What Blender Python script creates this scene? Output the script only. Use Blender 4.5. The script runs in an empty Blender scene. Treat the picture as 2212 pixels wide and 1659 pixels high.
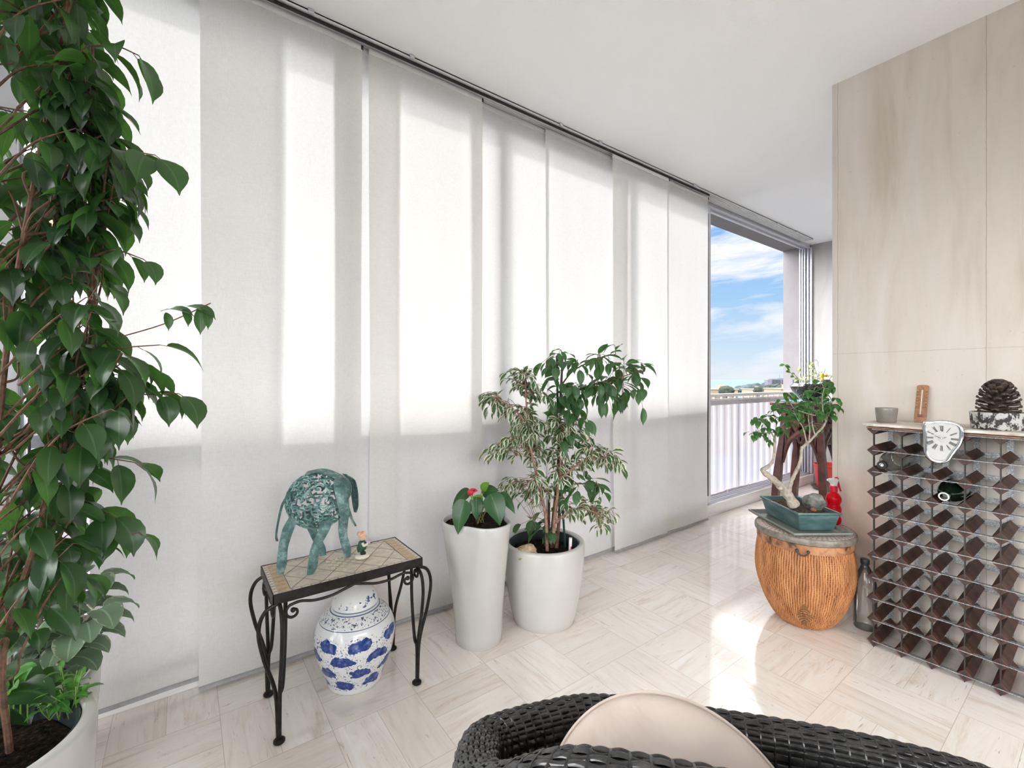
import bpy, math, random
from mathutils import Vector, Matrix, noise
V = Vector
PI = math.pi
random.seed(11)
scene = bpy.context.scene
COL = scene.collection

# ------------------------------------------------------------------ camera frame
CAMH = 1.08
FPX, CX, HY = 965.0, 1106.0, 820.0
ANG = math.atan2(1319, 965)
FWD = V((math.cos(ANG), math.sin(ANG), 0))
RGT = V((FWD.y, -FWD.x, 0))
def P(px, py, t):
    """point of the room seen at a picture position, t metres away"""
    return V((0, 0, CAMH)) + FWD*t + RGT*(t*(px-CX)/FPX) + V((0, 0, t*(HY-py)/FPX))
def PR(r, t, z):
    q = RGT*r + FWD*t
    return V((q.x, q.y, z))

cam = bpy.data.cameras.new('camera')
co = bpy.data.objects.new('camera', cam); COL.objects.link(co)
cam.sensor_width = 36.0
cam.lens = 36.0*FPX/2212
cam.shift_y = -(829.5-HY)/2212
cam.clip_start = .03; cam.clip_end = 60000
co.location = (0, 0, CAMH)
co.rotation_euler = (PI/2, 0, ANG-PI/2)
scene.camera = co

# ------------------------------------------------------------------ mesh builder
ORG = {}
def spl(pts, n=8, closed=False):
    pts = [V(p) for p in pts]; out = []
    m = len(pts)
    for i in range(m if closed else m-1):
        if closed:
            a, b, c, d = pts[i-1], pts[i], pts[(i+1) % m], pts[(i+2) % m]
        else:
            b, c = pts[i], pts[i+1]
            a = pts[i-1] if i else b*2-c
            d = pts[i+2] if i+2 < m else c*2-b
        for k in range(n):
            s = k/n
            out.append(.5*((2*b)+(c-a)*s+(2*a-5*b+4*c-d)*s*s+(3*b-a-3*c+d)*s**3))
    if not closed: out.append(pts[-1])
    return out
def lerp(a, b, s): return a+(b-a)*s

class MB:
    def __init__(s): s.v = []; s.f = []; s.m = []; s.a = []; s.uv = None
    def add(s, vs, fs, m=0, att=None):
        o = len(s.v)
        s.v += [tuple(x) for x in vs]
        s.f += [tuple(o+i for i in f) for f in fs]
        s.m += [m]*len(fs)
        s.a += att if att else [(0, 0, 0, 0)]*len(vs)
        return s
    def box(s, c, d, R=None, m=0):
        c = V(c); x, y, z = d[0]/2, d[1]/2, d[2]/2
        vs = [V((i, j, k)) for i in (-x, x) for j in (-y, y) for k in (-z, z)]
        if R is not None: vs = [R @ q for q in vs]
        return s.add([q+c for q in vs], [(0, 1, 3, 2), (4, 6, 7, 5), (0, 4, 5, 1), (2, 3, 7, 6), (0, 2, 6, 4), (1, 5, 7, 3)], m)
    def b2(s, a, b, m=0):
        a = V(a); b = V(b)
        return s.box((a+b)/2, b-a, None, m)
    def tube(s, pts, r, n=8, m=0, closed=False, caps=True, flat=1.0):
        pts = [V(p) for p in pts]; N = len(pts)
        rr = r if isinstance(r, (list, tuple)) else [r]*N
        tang = []
        for i in range(N):
            if closed: q = pts[(i+1) % N]-pts[i-1]
            else: q = pts[min(i+1, N-1)]-pts[max(i-1, 0)]
            tang.append(q.normalized() if q.length > 1e-9 else V((0, 0, 1)))
        u = tang[0].orthogonal().normalized()
        vs = []
        for i in range(N):
            u = (u-tang[i]*u.dot(tang[i]))
            u = u.normalized() if u.length > 1e-6 else tang[i].orthogonal().normalized()
            w = tang[i].cross(u)
            for k in range(n):
                a = 2*PI*k/n
                vs.append(pts[i]+(u*math.cos(a)+w*math.sin(a)*flat)*rr[i])
        fs = []
        for i in range(N if closed else N-1):
            j = (i+1) % N
            for k in range(n):
                l = (k+1) % n
                fs.append((i*n+k, i*n+l, j*n+l, j*n+k))
        if caps and not closed:
            fs.append(tuple(reversed(range(n)))); fs.append(tuple((N-1)*n+k for k in range(n)))
        return s.add(vs, fs, m)
    def lathe(s, prof, c, n=48, m=0, fn=None, M=None, cap=True):
        c = V(c); vs = []; fs = []
        for (r, z) in prof:
            for k in range(n):
                a = 2*PI*k/n
                q = V((r*math.cos(a), r*math.sin(a), z))
                if fn: q = fn(q, a, r, z)
                if M is not None: q = M @ q
                vs.append(c+q)
        for i in range(len(prof)-1):
            for k in range(n):
                l = (k+1) % n
                fs.append((i*n+k, i*n+l, (i+1)*n+l, (i+1)*n+k))
        if cap and prof[0][0] > 1e-6: fs.append(tuple(reversed(range(n))))
        if cap and prof[-1][0] > 1e-6: fs.append(tuple((len(prof)-1)*n+k for k in range(n)))
        return s.add(vs, fs, m)
    def grid(s, fn, nu, nv, cu=False, cv=False, m=0, att=None):
        vs = []; fs = []; at = []
        for i in range(nu):
            for j in range(nv):
                u = i/(nu if cu else nu-1); v = j/(nv if cv else nv-1)
                vs.append(fn(u, v)); at.append((u, v, 0, 0))
        for i in range(nu if cu else nu-1):
            for j in range(nv if cv else nv-1):
                a, b = (i+1) % nu, (j+1) % nv
                fs.append((i*nv+j, a*nv+j, a*nv+b, i*nv+b))
        return s.add(vs, fs, m, at)
    def prism(s, lo, hi, m=0):
        n = len(lo)
        fs = [tuple(reversed(range(n))), tuple(range(n, 2*n))]
        fs += [(k, (k+1) % n, n+(k+1) % n, n+k) for k in range(n)]
        return s.add(list(lo)+list(hi), fs, m)
    def ball(s, c, r, nu=16, nv=10, m=0, fn=None, R=None):
        c = V(c); r = V(r) if not isinstance(r, (int, float)) else V((r, r, r))
        def g(u, v):
            a = 2*PI*u; b = PI*(v-.5)
            q = V((math.cos(a)*math.cos(b)*r.x, math.sin(a)*math.cos(b)*r.y, math.sin(b)*r.z))
            if fn: q = fn(q, u, v)
            if R is not None: q = R @ q
            return c+q
        return s.grid(g, nu, nv, cu=True, m=m)
    def leaf(s, p, d, up, L, W, droop=.6, fold=.25, kind=0, m=0, twist=0.):
        """one folded, drooping leaf blade"""
        d = V(d).normalized(); up = V(up)
        side = d.cross(up)
        side = side.normalized() if side.length > 1e-4 else d.orthogonal().normalized()
        st = PROF[kind]
        q = V(p); rnd = random.random(); vs = []; at = []
        lv = 0
        for (v, w) in st:
            q = q+d*(L*(v-lv))
            if v > lv:
                ax = d.cross(V((0, 0, -1)))
                if ax.length > 1e-3:
                    ang = min(droop*(v-lv)*1.6, d.angle(V((0, 0, -1)))*.9)
                    Rm = Matrix.Rotation(ang, 3, ax.normalized())
                    d = (Rm @ d).normalized(); 
                if twist: side = Matrix.Rotation(twist*(v-lv), 3, d) @ side
                side = (side-d*side.dot(d)).normalized()
            lv = v
            nn = side.cross(d)
            if nn.z < 0 and nn.dot(up) < 0: nn = -nn
            hw = W*.5*w
            for e in (-1, -.5, 0, .5, 1):
                vs.append(q+side*(hw*e)+nn*(fold*hw*abs(e)))
                at.append((abs(e), v, rnd, w))
        fs = []
        for i in range(len(st)-1):
            for k in range(4):
                fs.append((i*5+k, i*5+k+1, i*5+k+6, i*5+k+5))
        s.add(vs, fs, m, at)
    def build(s, name, mats, parent=None, smooth=True, ang=40, bevel=0, sub=0):
        me = bpy.data.meshes.new(name)
        o = ORG.get(parent.name, V((0, 0, 0))) if parent else V((0, 0, 0))
        base = o
        vs = s.v
        top = parent is None
        if top and s.v:
            xs = [q[0] for q in vs]; ys = [q[1] for q in vs]; zs = [q[2] for q in vs]
            base = V(((min(xs)+max(xs))/2, (min(ys)+max(ys))/2, min(zs)))
        me.from_pydata([(q[0]-base.x, q[1]-base.y, q[2]-base.z) for q in vs], [], s.f)
        if not isinstance(mats, (list, tuple)): mats = [mats]
        for mt in mats: me.materials.append(mt)
        if len(mats) > 1: me.polygons.foreach_set('material_index', s.m)
        if any(a != (0, 0, 0, 0) for a in s.a):
            at = me.attributes.new('leaf', 'FLOAT_COLOR', 'POINT')
            at.data.foreach_set('color', [c for a in s.a for c in a])
        me.polygons.foreach_set('use_smooth', [smooth]*len(me.polygons))
        me.update()
        if smooth and ang < 180: me.set_sharp_from_angle(angle=math.radians(ang))
        ob = bpy.data.objects.new(name, me); COL.objects.link(ob)
        if parent: ob.parent = parent
        if top: ob.location = base
        ORG[ob.name] = base
        if bevel:
            b = ob.modifiers.new('bevel', 'BEVEL'); b.width = bevel; b.segments = 2; b.limit_method = 'ANGLE'
        if sub:
            b = ob.modifiers.new('sub', 'SUBSURF'); b.levels = sub; b.render_levels = sub
        return ob

PROF = [
    # ficus: ovate with a drip tip
    [(0, .08), (.06, .40), (.16, .72), (.30, .96), (.46, 1), (.60, .88), (.72, .64), (.82, .36), (.90, .14), (1, .02)],
    # broad rounded felt leaf
    [(0, .15), (.06, .6), (.18, .92), (.35, 1), (.55, .95), (.75, .7), (.9, .36), (1, .04)],
    # heart (cordate base comes from the lobes behind the stalk)
    [(-.16, .30), (-.12, .62), (-.03, .88), (.08, .99), (.22, 1), (.4, .9), (.58, .7), (.75, .44), (.9, .18), (1, .02)],
    # narrow
    [(0, .1), (.15, .7), (.35, 1), (.6, .85), (.8, .45), (1, .03)],
    # short rounded (bonsai)
    [(0, .1), (.12, .6), (.3, .95), (.5, 1), (.7, .8), (.88, .4), (1, .02)],
]

def thing(name, label, cat, loc, group=None):
    o = bpy.data.objects.new(name, None); COL.objects.link(o)
    o.empty_display_size = .05
    o.location = loc; ORG[o.name] = V(loc)
    return tag(o, label, cat, group)
def tag(o, label, cat, group=None, kind=None):
    o['label'] = label; o['category'] = cat
    if group: o['group'] = group
    if kind: o['kind'] = kind
    return o
def struct(o, label=None):
    o['kind'] = 'structure'
    if label: o['label'] = label
    return o

# ------------------------------------------------------------------ materials
class NT:
    def __init__(s, name):
        s.mat = bpy.data.materials.new(name); s.mat.use_nodes = True
        s.t = s.mat.node_tree; s.t.nodes.clear()
        s.out = s.n('OutputMaterial')
    def n(s, ty, **kw):
        nd = s.t.nodes.new('ShaderNode'+ty)
        for k, v in kw.items():
            if k.startswith('i_'):
                key = k[2:]
                key = int(key) if key.isdigit() else key.replace('_', ' ')
                s.set(nd.inputs[key], v)
            else: setattr(nd, k, v)
        return nd
    def set(s, inp, v):
        if isinstance(v, bpy.types.NodeSocket): s.t.links.new(v, inp)
        elif isinstance(v, bpy.types.Node): s.t.links.new(v.outputs[0], inp)
        else:
            if inp.type == 'RGBA' and len(v) == 3: v = (*v, 1)
            inp.default_value = v
    def math(s, op, a, b=None, c=None, clamp=False):
        nd = s.n('Math', operation=op); nd.use_clamp = clamp
        for i, q in enumerate((a, b, c)):
            if q is not None: s.set(nd.inputs[i], q)
        return nd.outputs[0]
    def mix(s, f, a, b, blend='MIX'):
        nd = s.n('Mix', data_type='RGBA', blend_type=blend)
        s.set(nd.inputs[0], f); s.set(nd.inputs[6], a); s.set(nd.inputs[7], b)
        return nd.outputs[2]
    def ramp(s, f, stops):
        nd = s.n('ValToRGB'); cr = nd.color_ramp
        while len(cr.elements) < len(stops): cr.elements.new(.5)
        for e, (p, c) in zip(cr.elements, stops):
            e.position = p; e.color = (*c, 1) if len(c) == 3 else c
        s.set(nd.inputs[0], f); return nd.outputs[0]
    def noise(s, vec, scale, detail=4, rough=.5, dist=0):
        nd = s.n('TexNoise'); s.set(nd.inputs['Scale'], scale); s.set(nd.inputs['Detail'], detail)
        s.set(nd.inputs['Roughness'], rough); s.set(nd.inputs['Distortion'], dist)
        if vec is not None: s.set(nd.inputs['Vector'], vec)
        return nd.outputs[0]
    def pos(s): return s.n('NewGeometry').outputs['Position']
    def obj(s): return s.n('TexCoord').outputs['Object']
    def map(s, vec, scale=(1, 1, 1), loc=(0, 0, 0), rot=(0, 0, 0)):
        nd = s.n('Mapping'); s.set(nd.inputs[0], vec)
        nd.inputs['Location'].default_value = loc; nd.inputs['Rotation'].default_value = rot; nd.inputs['Scale'].default_value = scale
        return nd.outputs[0]
    def sep(s, vec):
        nd = s.n('SeparateXYZ'); s.set(nd.inputs[0], vec); return nd.outputs
    def comb(s, x, y, z):
        nd = s.n('CombineXYZ'); s.set(nd.inputs[0], x); s.set(nd.inputs[1], y); s.set(nd.inputs[2], z); return nd.outputs[0]
    def bump(s, h, st=.2, d=.01):
        nd = s.n('Bump'); nd.inputs['Strength'].default_value = st; nd.inputs['Distance'].default_value = d
        s.set(nd.inputs['Height'], h); return nd.outputs[0]
    def pbr(s, col, rough=.5, metal=0, **kw):
        nd = s.n('BsdfPrincipled'); s.set(nd.inputs['Base Color'], col); s.set(nd.inputs['Roughness'], rough); s.set(nd.inputs['Metallic'], metal)
        for k, v in kw.items(): s.set(nd.inputs[k.replace('_', ' ')], v)
        return nd
    def done(s, sh): s.t.links.new(sh.outputs[0], s.out.inputs[0]); return s.mat

def simple(name, col, rough=.5, metal=0, var=.08, scale=40, bump=0, **kw):
    """plain colour with a little procedural wear"""
    k = NT(name); p = k.obj()
    f = k.noise(p, scale, 4, .6)
    c2 = tuple(max(0, c*(1-var*2)) for c in col); c1 = tuple(min(1, c*(1+var)) for c in col)
    c = k.ramp(f, [(.3, c2), (.7, c1)])
    nd = k.pbr(c, rough, metal, **kw)
    if bump: k.set(nd.inputs['Normal'], k.bump(k.noise(p, scale*3, 4, .6), bump, .004))
    return k.done(nd)

def leafmat(name, dark, light, trans, rough=.38, margin=None, tmix=.35, MARGIN=.58):
    k = NT(name); a = k.n('Attribute', attribute_name='leaf')
    sp = k.n('SeparateColor'); k.set(sp.inputs[0], a.outputs['Color'])
    across, along, rnd = sp.outputs
    c = k.mix(rnd, dark, light)
    vein = k.math('LESS_THAN', across, .07)
    c = k.mix(k.math('MULTIPLY', vein, .45), c, tuple(min(1, q*2+.05) for q in light))
    tr = k.mix(rnd, trans, tuple(q*.7 for q in trans))
    if margin:
        nz = k.noise(k.pos(), 90, 2, .5)
        e = k.math('ADD', across, k.math('MULTIPLY', k.math('SUBTRACT', nz, .5), .9))
        e = k.math('ADD', e, k.math('MULTIPLY', k.math('SUBTRACT', rnd, .5), .3))
        mk = k.math('GREATER_THAN', e, MARGIN)
        c = k.mix(mk, c, margin); tr = k.mix(mk, tr, tuple(q*.9 for q in margin))
    nd = k.pbr(c, rough); nd.inputs['Specular IOR Level'].default_value = .5
    t = k.n('BsdfTranslucent'); k.set(t.inputs[0], tr)
    mx = k.n('MixShader'); mx.inputs[0].default_value = tmix
    k.t.links.new(nd.outputs[0], mx.inputs[1]); k.t.links.new(t.outputs[0], mx.inputs[2])
    return k.done(mx)

def glassmat(name, tint=(1, 1, 1), refl=1.0, rough=.02, dens=0.0, dcol=(.5, .5, .5)):
    """thin pane: transparent with a fresnel reflection"""
    k = NT(name)
    tr = k.n('BsdfTransparent'); k.set(tr.inputs[0], tint)
    gl = k.n('BsdfGlossy'); gl.inputs['Roughness'].default_value = rough
    fr = k.n('Fresnel'); fr.inputs[0].default_value = 1.5
    mx = k.n('MixShader'); k.set(mx.inputs[0], k.math('MULTIPLY', fr.outputs[0], refl))
    k.t.links.new(tr.outputs[0], mx.inputs[1]); k.t.links.new(gl.outputs[0], mx.inputs[2])
    if dens:
        df = k.n('BsdfDiffuse'); k.set(df.inputs[0], dcol)
        m2 = k.n('MixShader'); m2.inputs[0].default_value = dens
        k.t.links.new(mx.outputs[0], m2.inputs[1]); k.t.links.new(df.outputs[0], m2.inputs[2])
        return k.done(m2)
    return k.done(mx)

M = {}
def m_floor():
    k = NT('travertine_floor'); p = k.pos(); x, y, z = k.sep(p)
    S = .2767; SY = .2805
    u = k.math('DIVIDE', k.math('SUBTRACT', x, .09), S); v = k.math('DIVIDE', k.math('SUBTRACT', y, 1.435), SY)
    iu = k.math('FLOOR', u); iv = k.math('FLOOR', v)
    fu = k.math('SUBTRACT', u, iu); fv = k.math('SUBTRACT', v, iv)
    par = k.math('MODULO', k.math('ABSOLUTE', k.math('ADD', iu, iv)), 2.0)      # 0: planks along Y, 1: planks along X
    cross = k.math('ADD', k.math('MULTIPLY', par, fv), k.math('MULTIPLY', k.math('SUBTRACT', 1, par), fu))
    half = k.math('GREATER_THAN', cross, .5)
    # plank id -> random offset
    idv = k.comb(k.math('ADD', iu, k.math('MULTIPLY', half, .37)), iv, par)
    wn = k.n('TexWhiteNoise', noise_dimensions='3D'); k.set(wn.inputs[0], idv)
    # joints
    def edge(f, w):
        a = k.math('MINIMUM', f, k.math('SUBTRACT', 1, f)); return k.math('LESS_THAN', a, w)
    jt = k.math('MAXIMUM', edge(fu, .0032), edge(fv, .0032))
    jt = k.math('MAXIMUM', jt, k.math('LESS_THAN', k.math('ABSOLUTE', k.math('SUBTRACT', cross, .5)), .0030))
    # veins run along the plank
    xa = k.math('ADD', k.math('MULTIPLY', par, x), k.math('MULTIPLY', k.math('SUBTRACT', 1, par), y))
    xb = k.math('ADD', k.math('MULTIPLY', par, y), k.math('MULTIPLY', k.math('SUBTRACT', 1, par), x))
    off = k.math('MULTIPLY', wn.outputs[0], 40)
    vec = k.comb(k.math('ADD', k.math('MULTIPLY', xa, 3.2), off), k.math('ADD', k.math('MULTIPLY', xb, 26), off), off)
    n1 = k.noise(vec, 1.0, 8, .68, 1.2)
    n2 = k.noise(vec, 2.6, 6, .7, 1.4)
    n3 = k.noise(k.comb(k.math('ADD', k.math('MULTIPLY', xa, 2.2), off), k.math('ADD', k.math('MULTIPLY', xb, 7), off), off), 1.0, 3, .5, 1.0)
    c = k.ramp(n1, [(.26, (.56, .45, .36)), (.37, (.75, .66, .58)), (.47, (.84, .785, .725)), (.66, (.89, .865, .83))])
    c = k.mix(k.math('MULTIPLY', k.ramp(n3, [(.40, (0, 0, 0)), (.7, (1, 1, 1))]), .45), c, (.86, .81, .755))
    # rust-brown pits and cracks
    pit = k.ramp(n2, [(.31, (1, 1, 1)), (.38, (0, 0, 0))])
    c = k.mix(k.math('MULTIPLY', pit, .75), c, (.40, .25, .16))
    pores = k.ramp(k.noise(k.map(p, (160, 160, 160)), 1, 3, .7), [(.24, (1, 1, 1)), (.30, (0, 0, 0))])
    c = k.mix(k.math('MULTIPLY', pores, .5), c, (.42, .36, .30))
    c = k.mix(k.math('MULTIPLY', k.math('MAXIMUM', k.math('SUBTRACT', wn.outputs[0], .35), 0.0), .34), c, (.60, .49, .39))
    c = k.mix(k.math('MULTIPLY', jt, .62), c, (.45, .36, .27))
    r = k.math('ADD', .05, k.math('MULTIPLY', n1, .08))
    nd = k.pbr(c, r); nd.inputs['IOR'].default_value = 1.7
    k.set(nd.inputs['Normal'], k.bump(k.math('SUBTRACT', 1, k.math('MAXIMUM', jt, pit)), .12, .002))
    return k.done(nd)
M['floor'] = m_floor()

def m_wallstone(name, joints, tint=(1, 1, 1), stain=True):
    k = NT(name); p = k.pos(); x, y, z = k.sep(p)
    n1 = k.noise(k.map(p, (9, 9, 1.3)), 1, 5, .6, .6)
    n2 = k.noise(k.map(p, (3, 3, 1.2)), 1, 3, .5, .3)
    n3 = k.noise(k.map(p, (70, 70, 60)), 1, 4, .7)
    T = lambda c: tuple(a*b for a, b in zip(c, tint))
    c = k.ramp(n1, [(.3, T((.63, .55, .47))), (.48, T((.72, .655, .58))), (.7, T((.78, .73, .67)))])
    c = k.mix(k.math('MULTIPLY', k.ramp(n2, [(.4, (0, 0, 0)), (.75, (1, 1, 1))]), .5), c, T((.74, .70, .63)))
    c = k.mix(k.math('MULTIPLY', k.ramp(n3, [(.27, (1, 1, 1)), (.34, (0, 0, 0))]), .45), c, (.45, .38, .31))
    if stain:   # old damp, pinkish brown patch low at the corner
        d = k.math('ADD', k.math('POWER', k.math('MULTIPLY', k.math('SUBTRACT', y, .72), 3.2), 2), k.math('POWER', k.math('MULTIPLY', k.math('SUBTRACT', z, .42), 2.2), 2))
        d = k.math('SUBTRACT', 1, k.math('ADD', d, k.math('MULTIPLY', k.noise(k.map(p, (8, 8, 8)), 1, 5, .7), .9)), clamp=True)
        c = k.mix(k.math('MULTIPLY', d, .8), c, (.56, .33, .25))
    j = None
    nz = k.math('MULTIPLY', k.math('SUBTRACT', k.noise(k.map(p, (14, 14, 14)), 1, 5, .8), .5), .006)
    for (ax, pos, w) in joints:
        q = {'x': x, 'y': y, 'z': z}[ax]
        e = k.math('LESS_THAN', k.math('ABSOLUTE', k.math('SUBTRACT', k.math('ADD', q, nz), pos)), w)
        j = e if j is None else k.math('MAXIMUM', j, e)
    nd = k.pbr(c, .55)
    if j is not None:
        c = k.mix(k.math('MULTIPLY', j, .6), c, (.30, .26, .22)); k.set(nd.inputs['Base Color'], c)
        k.set(nd.inputs['Normal'], k.bump(k.math('SUBTRACT', n3, j), .15, .003))
    return k.done(nd)
M['wall'] = m_wallstone('travertine_wall', [('y', .314, .0011), ('y', .805, .0010), ('z', 1.203, .0007), ('y', -.25, .0011)])
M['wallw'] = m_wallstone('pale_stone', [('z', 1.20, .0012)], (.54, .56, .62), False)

def m_ceiling():
    k = NT('ceiling_paint'); p = k.pos()
    n = k.noise(p, 70, 5, .65)
    nd = k.pbr((.90, .915, .94), .9)
    k.set(nd.inputs['Normal'], k.bump(n, .35, .006))
    return k.done(nd)
M['ceil'] = m_ceiling()
M['plaster'] = simple('white_plaster', (.84, .84, .85), .85, var=.03, scale=6, bump=.1)
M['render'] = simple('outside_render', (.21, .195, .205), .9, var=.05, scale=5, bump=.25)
M['alu'] = simple('white_aluminium', (.74, .75, .80), .35, .15, var=.02)
M['alugrey'] = simple('grey_aluminium', (.62, .63, .69), .32, .35, var=.03)
M['track'] = simple('track_white', (.78, .79, .80), .4, .2, var=.02)
M['blackgap'] = simple('black_gasket_and_slot_shade', (.02, .02, .022), .6)
M['railwhite'] = simple('rail_white_paint', (.85, .85, .87), .4, var=.02)

def m_marble():
    k = NT('sill_marble'); p = k.pos()
    n = k.noise(k.map(p, (1.2, 9, 14)), 1, 6, .6, 1.5)
    c = k.ramp(n, [(.3, (.62, .62, .64)), (.45, (.80, .80, .81)), (.7, (.88, .88, .88))])
    return k.done(k.pbr(c, .2))
M['marble'] = m_marble()

def m_curtain(name, col, tr, warm=0.):
    k = NT(name); p = k.pos()
    w1 = k.noise(k.map(p, (900, 900, 60)), 1, 2, .5); w2 = k.noise(k.map(p, (60, 60, 900)), 1, 2, .5)
    wv = k.math('ADD', k.math('MULTIPLY', w1, .5), k.math('MULTIPLY', w2, .5))
    slow = k.noise(k.map(p, (6, 6, .8)), 1, 3, .5)
    f = k.math('ADD', .93, k.math('MULTIPLY', k.math('SUBTRACT', wv, .5), .35))
    f = k.math('ADD', f, k.math('MULTIPLY', k.math('SUBTRACT', slow, .5), .10))
    c = k.mix(1, col, k.comb(f, f, f), 'MULTIPLY')
    # faint tan water marks near the hem
    x, y, z = k.sep(p)
    st = k.noise(k.map(p, (2.2, 2.2, 5)), 1, 4, .6)
    g = k.math('MULTIPLY', k.ramp(st, [(.52, (0, 0, 0)), (.72, (1, 1, 1))]), k.ramp(z, [(.0, (1, 1, 1)), (.55, (0, 0, 0))]))
    c = k.mix(k.math('MULTIPLY', g, .55), c, (.78, .62, .48))
    d = k.n('BsdfDiffuse'); k.set(d.inputs[0], c)
    t = k.n('BsdfTranslucent'); k.set(t.inputs[0], k.mix(1, c, tr, 'MULTIPLY'))
    mx = k.n('MixShader'); mx.inputs[0].default_value = .45
    k.t.links.new(d.outputs[0], mx.inputs[1]); k.t.links.new(t.outputs[0], mx.inputs[2])
    return k.done(mx)
M['curtain'] = m_curtain('linen_curtain', (.96, .957, .948), (.97, .967, .958))
M['curtainw'] = m_curtain('warm_linen_curtain', (.955, .943, .922), (.97, .96, .945))
M['hem'] = simple('curtain_hem_bar', (.33, .33, .335), .5, 0)
M['screen'] = None
def m_screen():
    k = NT('screen_cloth')
    d = k.n('BsdfDiffuse'); k.set(d.inputs[0], (.42, .405, .45))
    t = k.n('BsdfTranslucent'); k.set(t.inputs[0], (.38, .365, .41))
    mx = k.n('MixShader'); mx.inputs[0].default_value = .45
    k.t.links.new(d.outputs[0], mx.inputs[1]); k.t.links.new(t.outputs[0], mx.inputs[2])
    tp = k.n('BsdfTransparent'); m2 = k.n('MixShader'); m2.inputs[0].default_value = .16     # an open weave
    k.t.links.new(mx.outputs[0], m2.inputs[1]); k.t.links.new(tp.outputs[0], m2.inputs[2])
    return k.done(m2)
M['screen'] = m_screen()
M['pane'] = glassmat('window_glass', (.985, .985, .985))

M['potw'] = simple('white_glossy_planter', (.53, .525, .505), .16, var=.02, scale=8)
M['potin'] = simple('dark_planter_insert', (.02, .028, .032), .35)
def m_soil():
    k = NT('potting_soil'); p = k.obj()
    n = k.noise(p, 75, 7, .8)
    c = k.ramp(n, [(.36, (.006, .004, .003)), (.50, (.038, .024, .016)), (.60, (.085, .055, .036)), (.72, (.26, .19, .13))])
    nd = k.pbr(c, 1.0); nd.inputs['Specular IOR Level'].default_value = .1; k.set(nd.inputs['Normal'], k.bump(n, 1, .03)); return k.done(nd)
M['soil'] = m_soil()
M['bark'] = simple('brown_bark', (.17, .09, .055), .75, var=.3, scale=60, bump=.5)
M['barkp'] = simple('pinkish_bark', (.36, .20, .14), .7, var=.25, scale=70, bump=.4)
M['barkg'] = simple('pale_grey_bark', (.48, .42, .35), .8, var=.22, scale=60, bump=.6)
M['stake'] = simple('dark_green_stake', (.012, .05, .04), .5)
M['stakeb'] = simple('black_stake', (.01, .01, .014), .5)
M['ficus'] = leafmat('ficus_leaf', (.014, .040, .018), (.034, .082, .030), (.15, .38, .06), .30, tmix=.30)
M['ficus2'] = leafmat('ficus_leaf_mid', (.026, .075, .032), (.062, .15, .068), (.20, .46, .10), .34, tmix=.33)
M['varieg'] = leafmat('variegated_leaf', (.03, .085, .035), (.07, .15, .07), (.25, .42, .14), .4, (.80, .79, .62), tmix=.28)
M['felt'] = leafmat('felt_leaf', (.10, .17, .11), (.20, .29, .19), (.24, .36, .18), .8, (.38, .45, .32), tmix=.25, MARGIN=.95)
M['weed'] = leafmat('weed_leaf', (.04, .17, .03), (.12, .34, .07), (.3, .62, .1), .4, tmix=.35)
M['anth'] = leafmat('anthurium_leaf', (.014, .06, .02), (.03, .10, .03), (.12, .35, .05), .28, tmix=.22)
M['anthl'] = leafmat('young_leaf', (.13, .36, .03), (.2, .46, .05), (.4, .7, .1), .3, tmix=.35)
M['bons'] = leafmat('bonsai_leaf', (.02, .085, .025), (.05, .17, .045), (.2, .5, .06), .3, tmix=.28)
M['pale'] = leafmat('pale_leaf', (.42, .52, .28), (.62, .68, .42), (.6, .75, .3), .5, tmix=.35)
M['redfl'] = simple('red_spathe', (.62, .02, .05), .35)
M['iron'] = simple('wrought_iron', (.022, .019, .017), .42, .6, var=.3, scale=50, bump=.2)
M['patina'] = None
def m_patina(nm='verdigris_metal', g=1.0):
    k = NT(nm); p = k.obj()
    n = k.noise(p, 38, 5, .7)
    c = k.ramp(n, [(.3, (.040*g, .085*g, .085*g)), (.5, (.10*g, .19*g, .185*g)), (.68, (.28*g, .40*g, .38*g))])
    return k.done(k.pbr(c, .5, .45))
M['patina'] = m_patina()
M['patinal'] = m_patina('pale_verdigris_metal', 1.7)
SKY_STRENGTH=.49; SUN_STRENGTH=.9; EXPOSURE=0.74; HIGH=(9.8, 9.7, 9.5); BACK_FILL=(9.4, 9.35, 9.25); GLOW=(1.0, 1.0, 1.0); FRONT_FILL=(7.4, 7.4, 7.4)
# ================================================================== the setting
XW = 2.522          # face of the travertine wall
XF = 5.33           # far wall
GL = 1.955          # glass line
struct(MB().b2((-1.6, -2.6, -.08), (XF+.3, GL+.05, 0)).build('floor', M['floor'], smooth=False))
struct(MB().b2((-1.6, -2.6, 2.5), (XF+.3, GL+.06, 2.62)).build('ceiling', M['ceil'], smooth=False))
struct(MB().b2((XW, -2.6, 0), (XW+.35, .828, 2.5)).build('wall_right', M['wall'], smooth=False))
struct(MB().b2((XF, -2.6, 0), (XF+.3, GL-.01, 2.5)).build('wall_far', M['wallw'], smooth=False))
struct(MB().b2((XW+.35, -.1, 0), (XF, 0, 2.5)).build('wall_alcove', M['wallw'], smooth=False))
wl = MB()
wl.b2((-1.75, -2.75, 2.38), (-1.6, GL+.05, 2.5)); wl.b2((-1.75, -2.75, 0), (-1.6, -2.55, 2.38)); wl.b2((-1.75, 1.75, 0), (-1.6, GL+.05, 2.38))
struct(wl.build('wall_left', M['plaster'], smooth=False))
wf = MB()
for y in (-2.55, -1.14, .28, 1.70): wf.b2((-1.70, y, 0), (-1.65, y+.05, 2.38))
wf.b2((-1.70, -2.55, 2.33), (-1.65, 1.75, 2.38)); wf.b2((-1.70, -2.55, 0), (-1.65, 1.75, .05))
w3 = struct(wf.build('fill_window_left', M['alu'], smooth=False))  # unseen glazing added in the left wall for fill light
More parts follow.
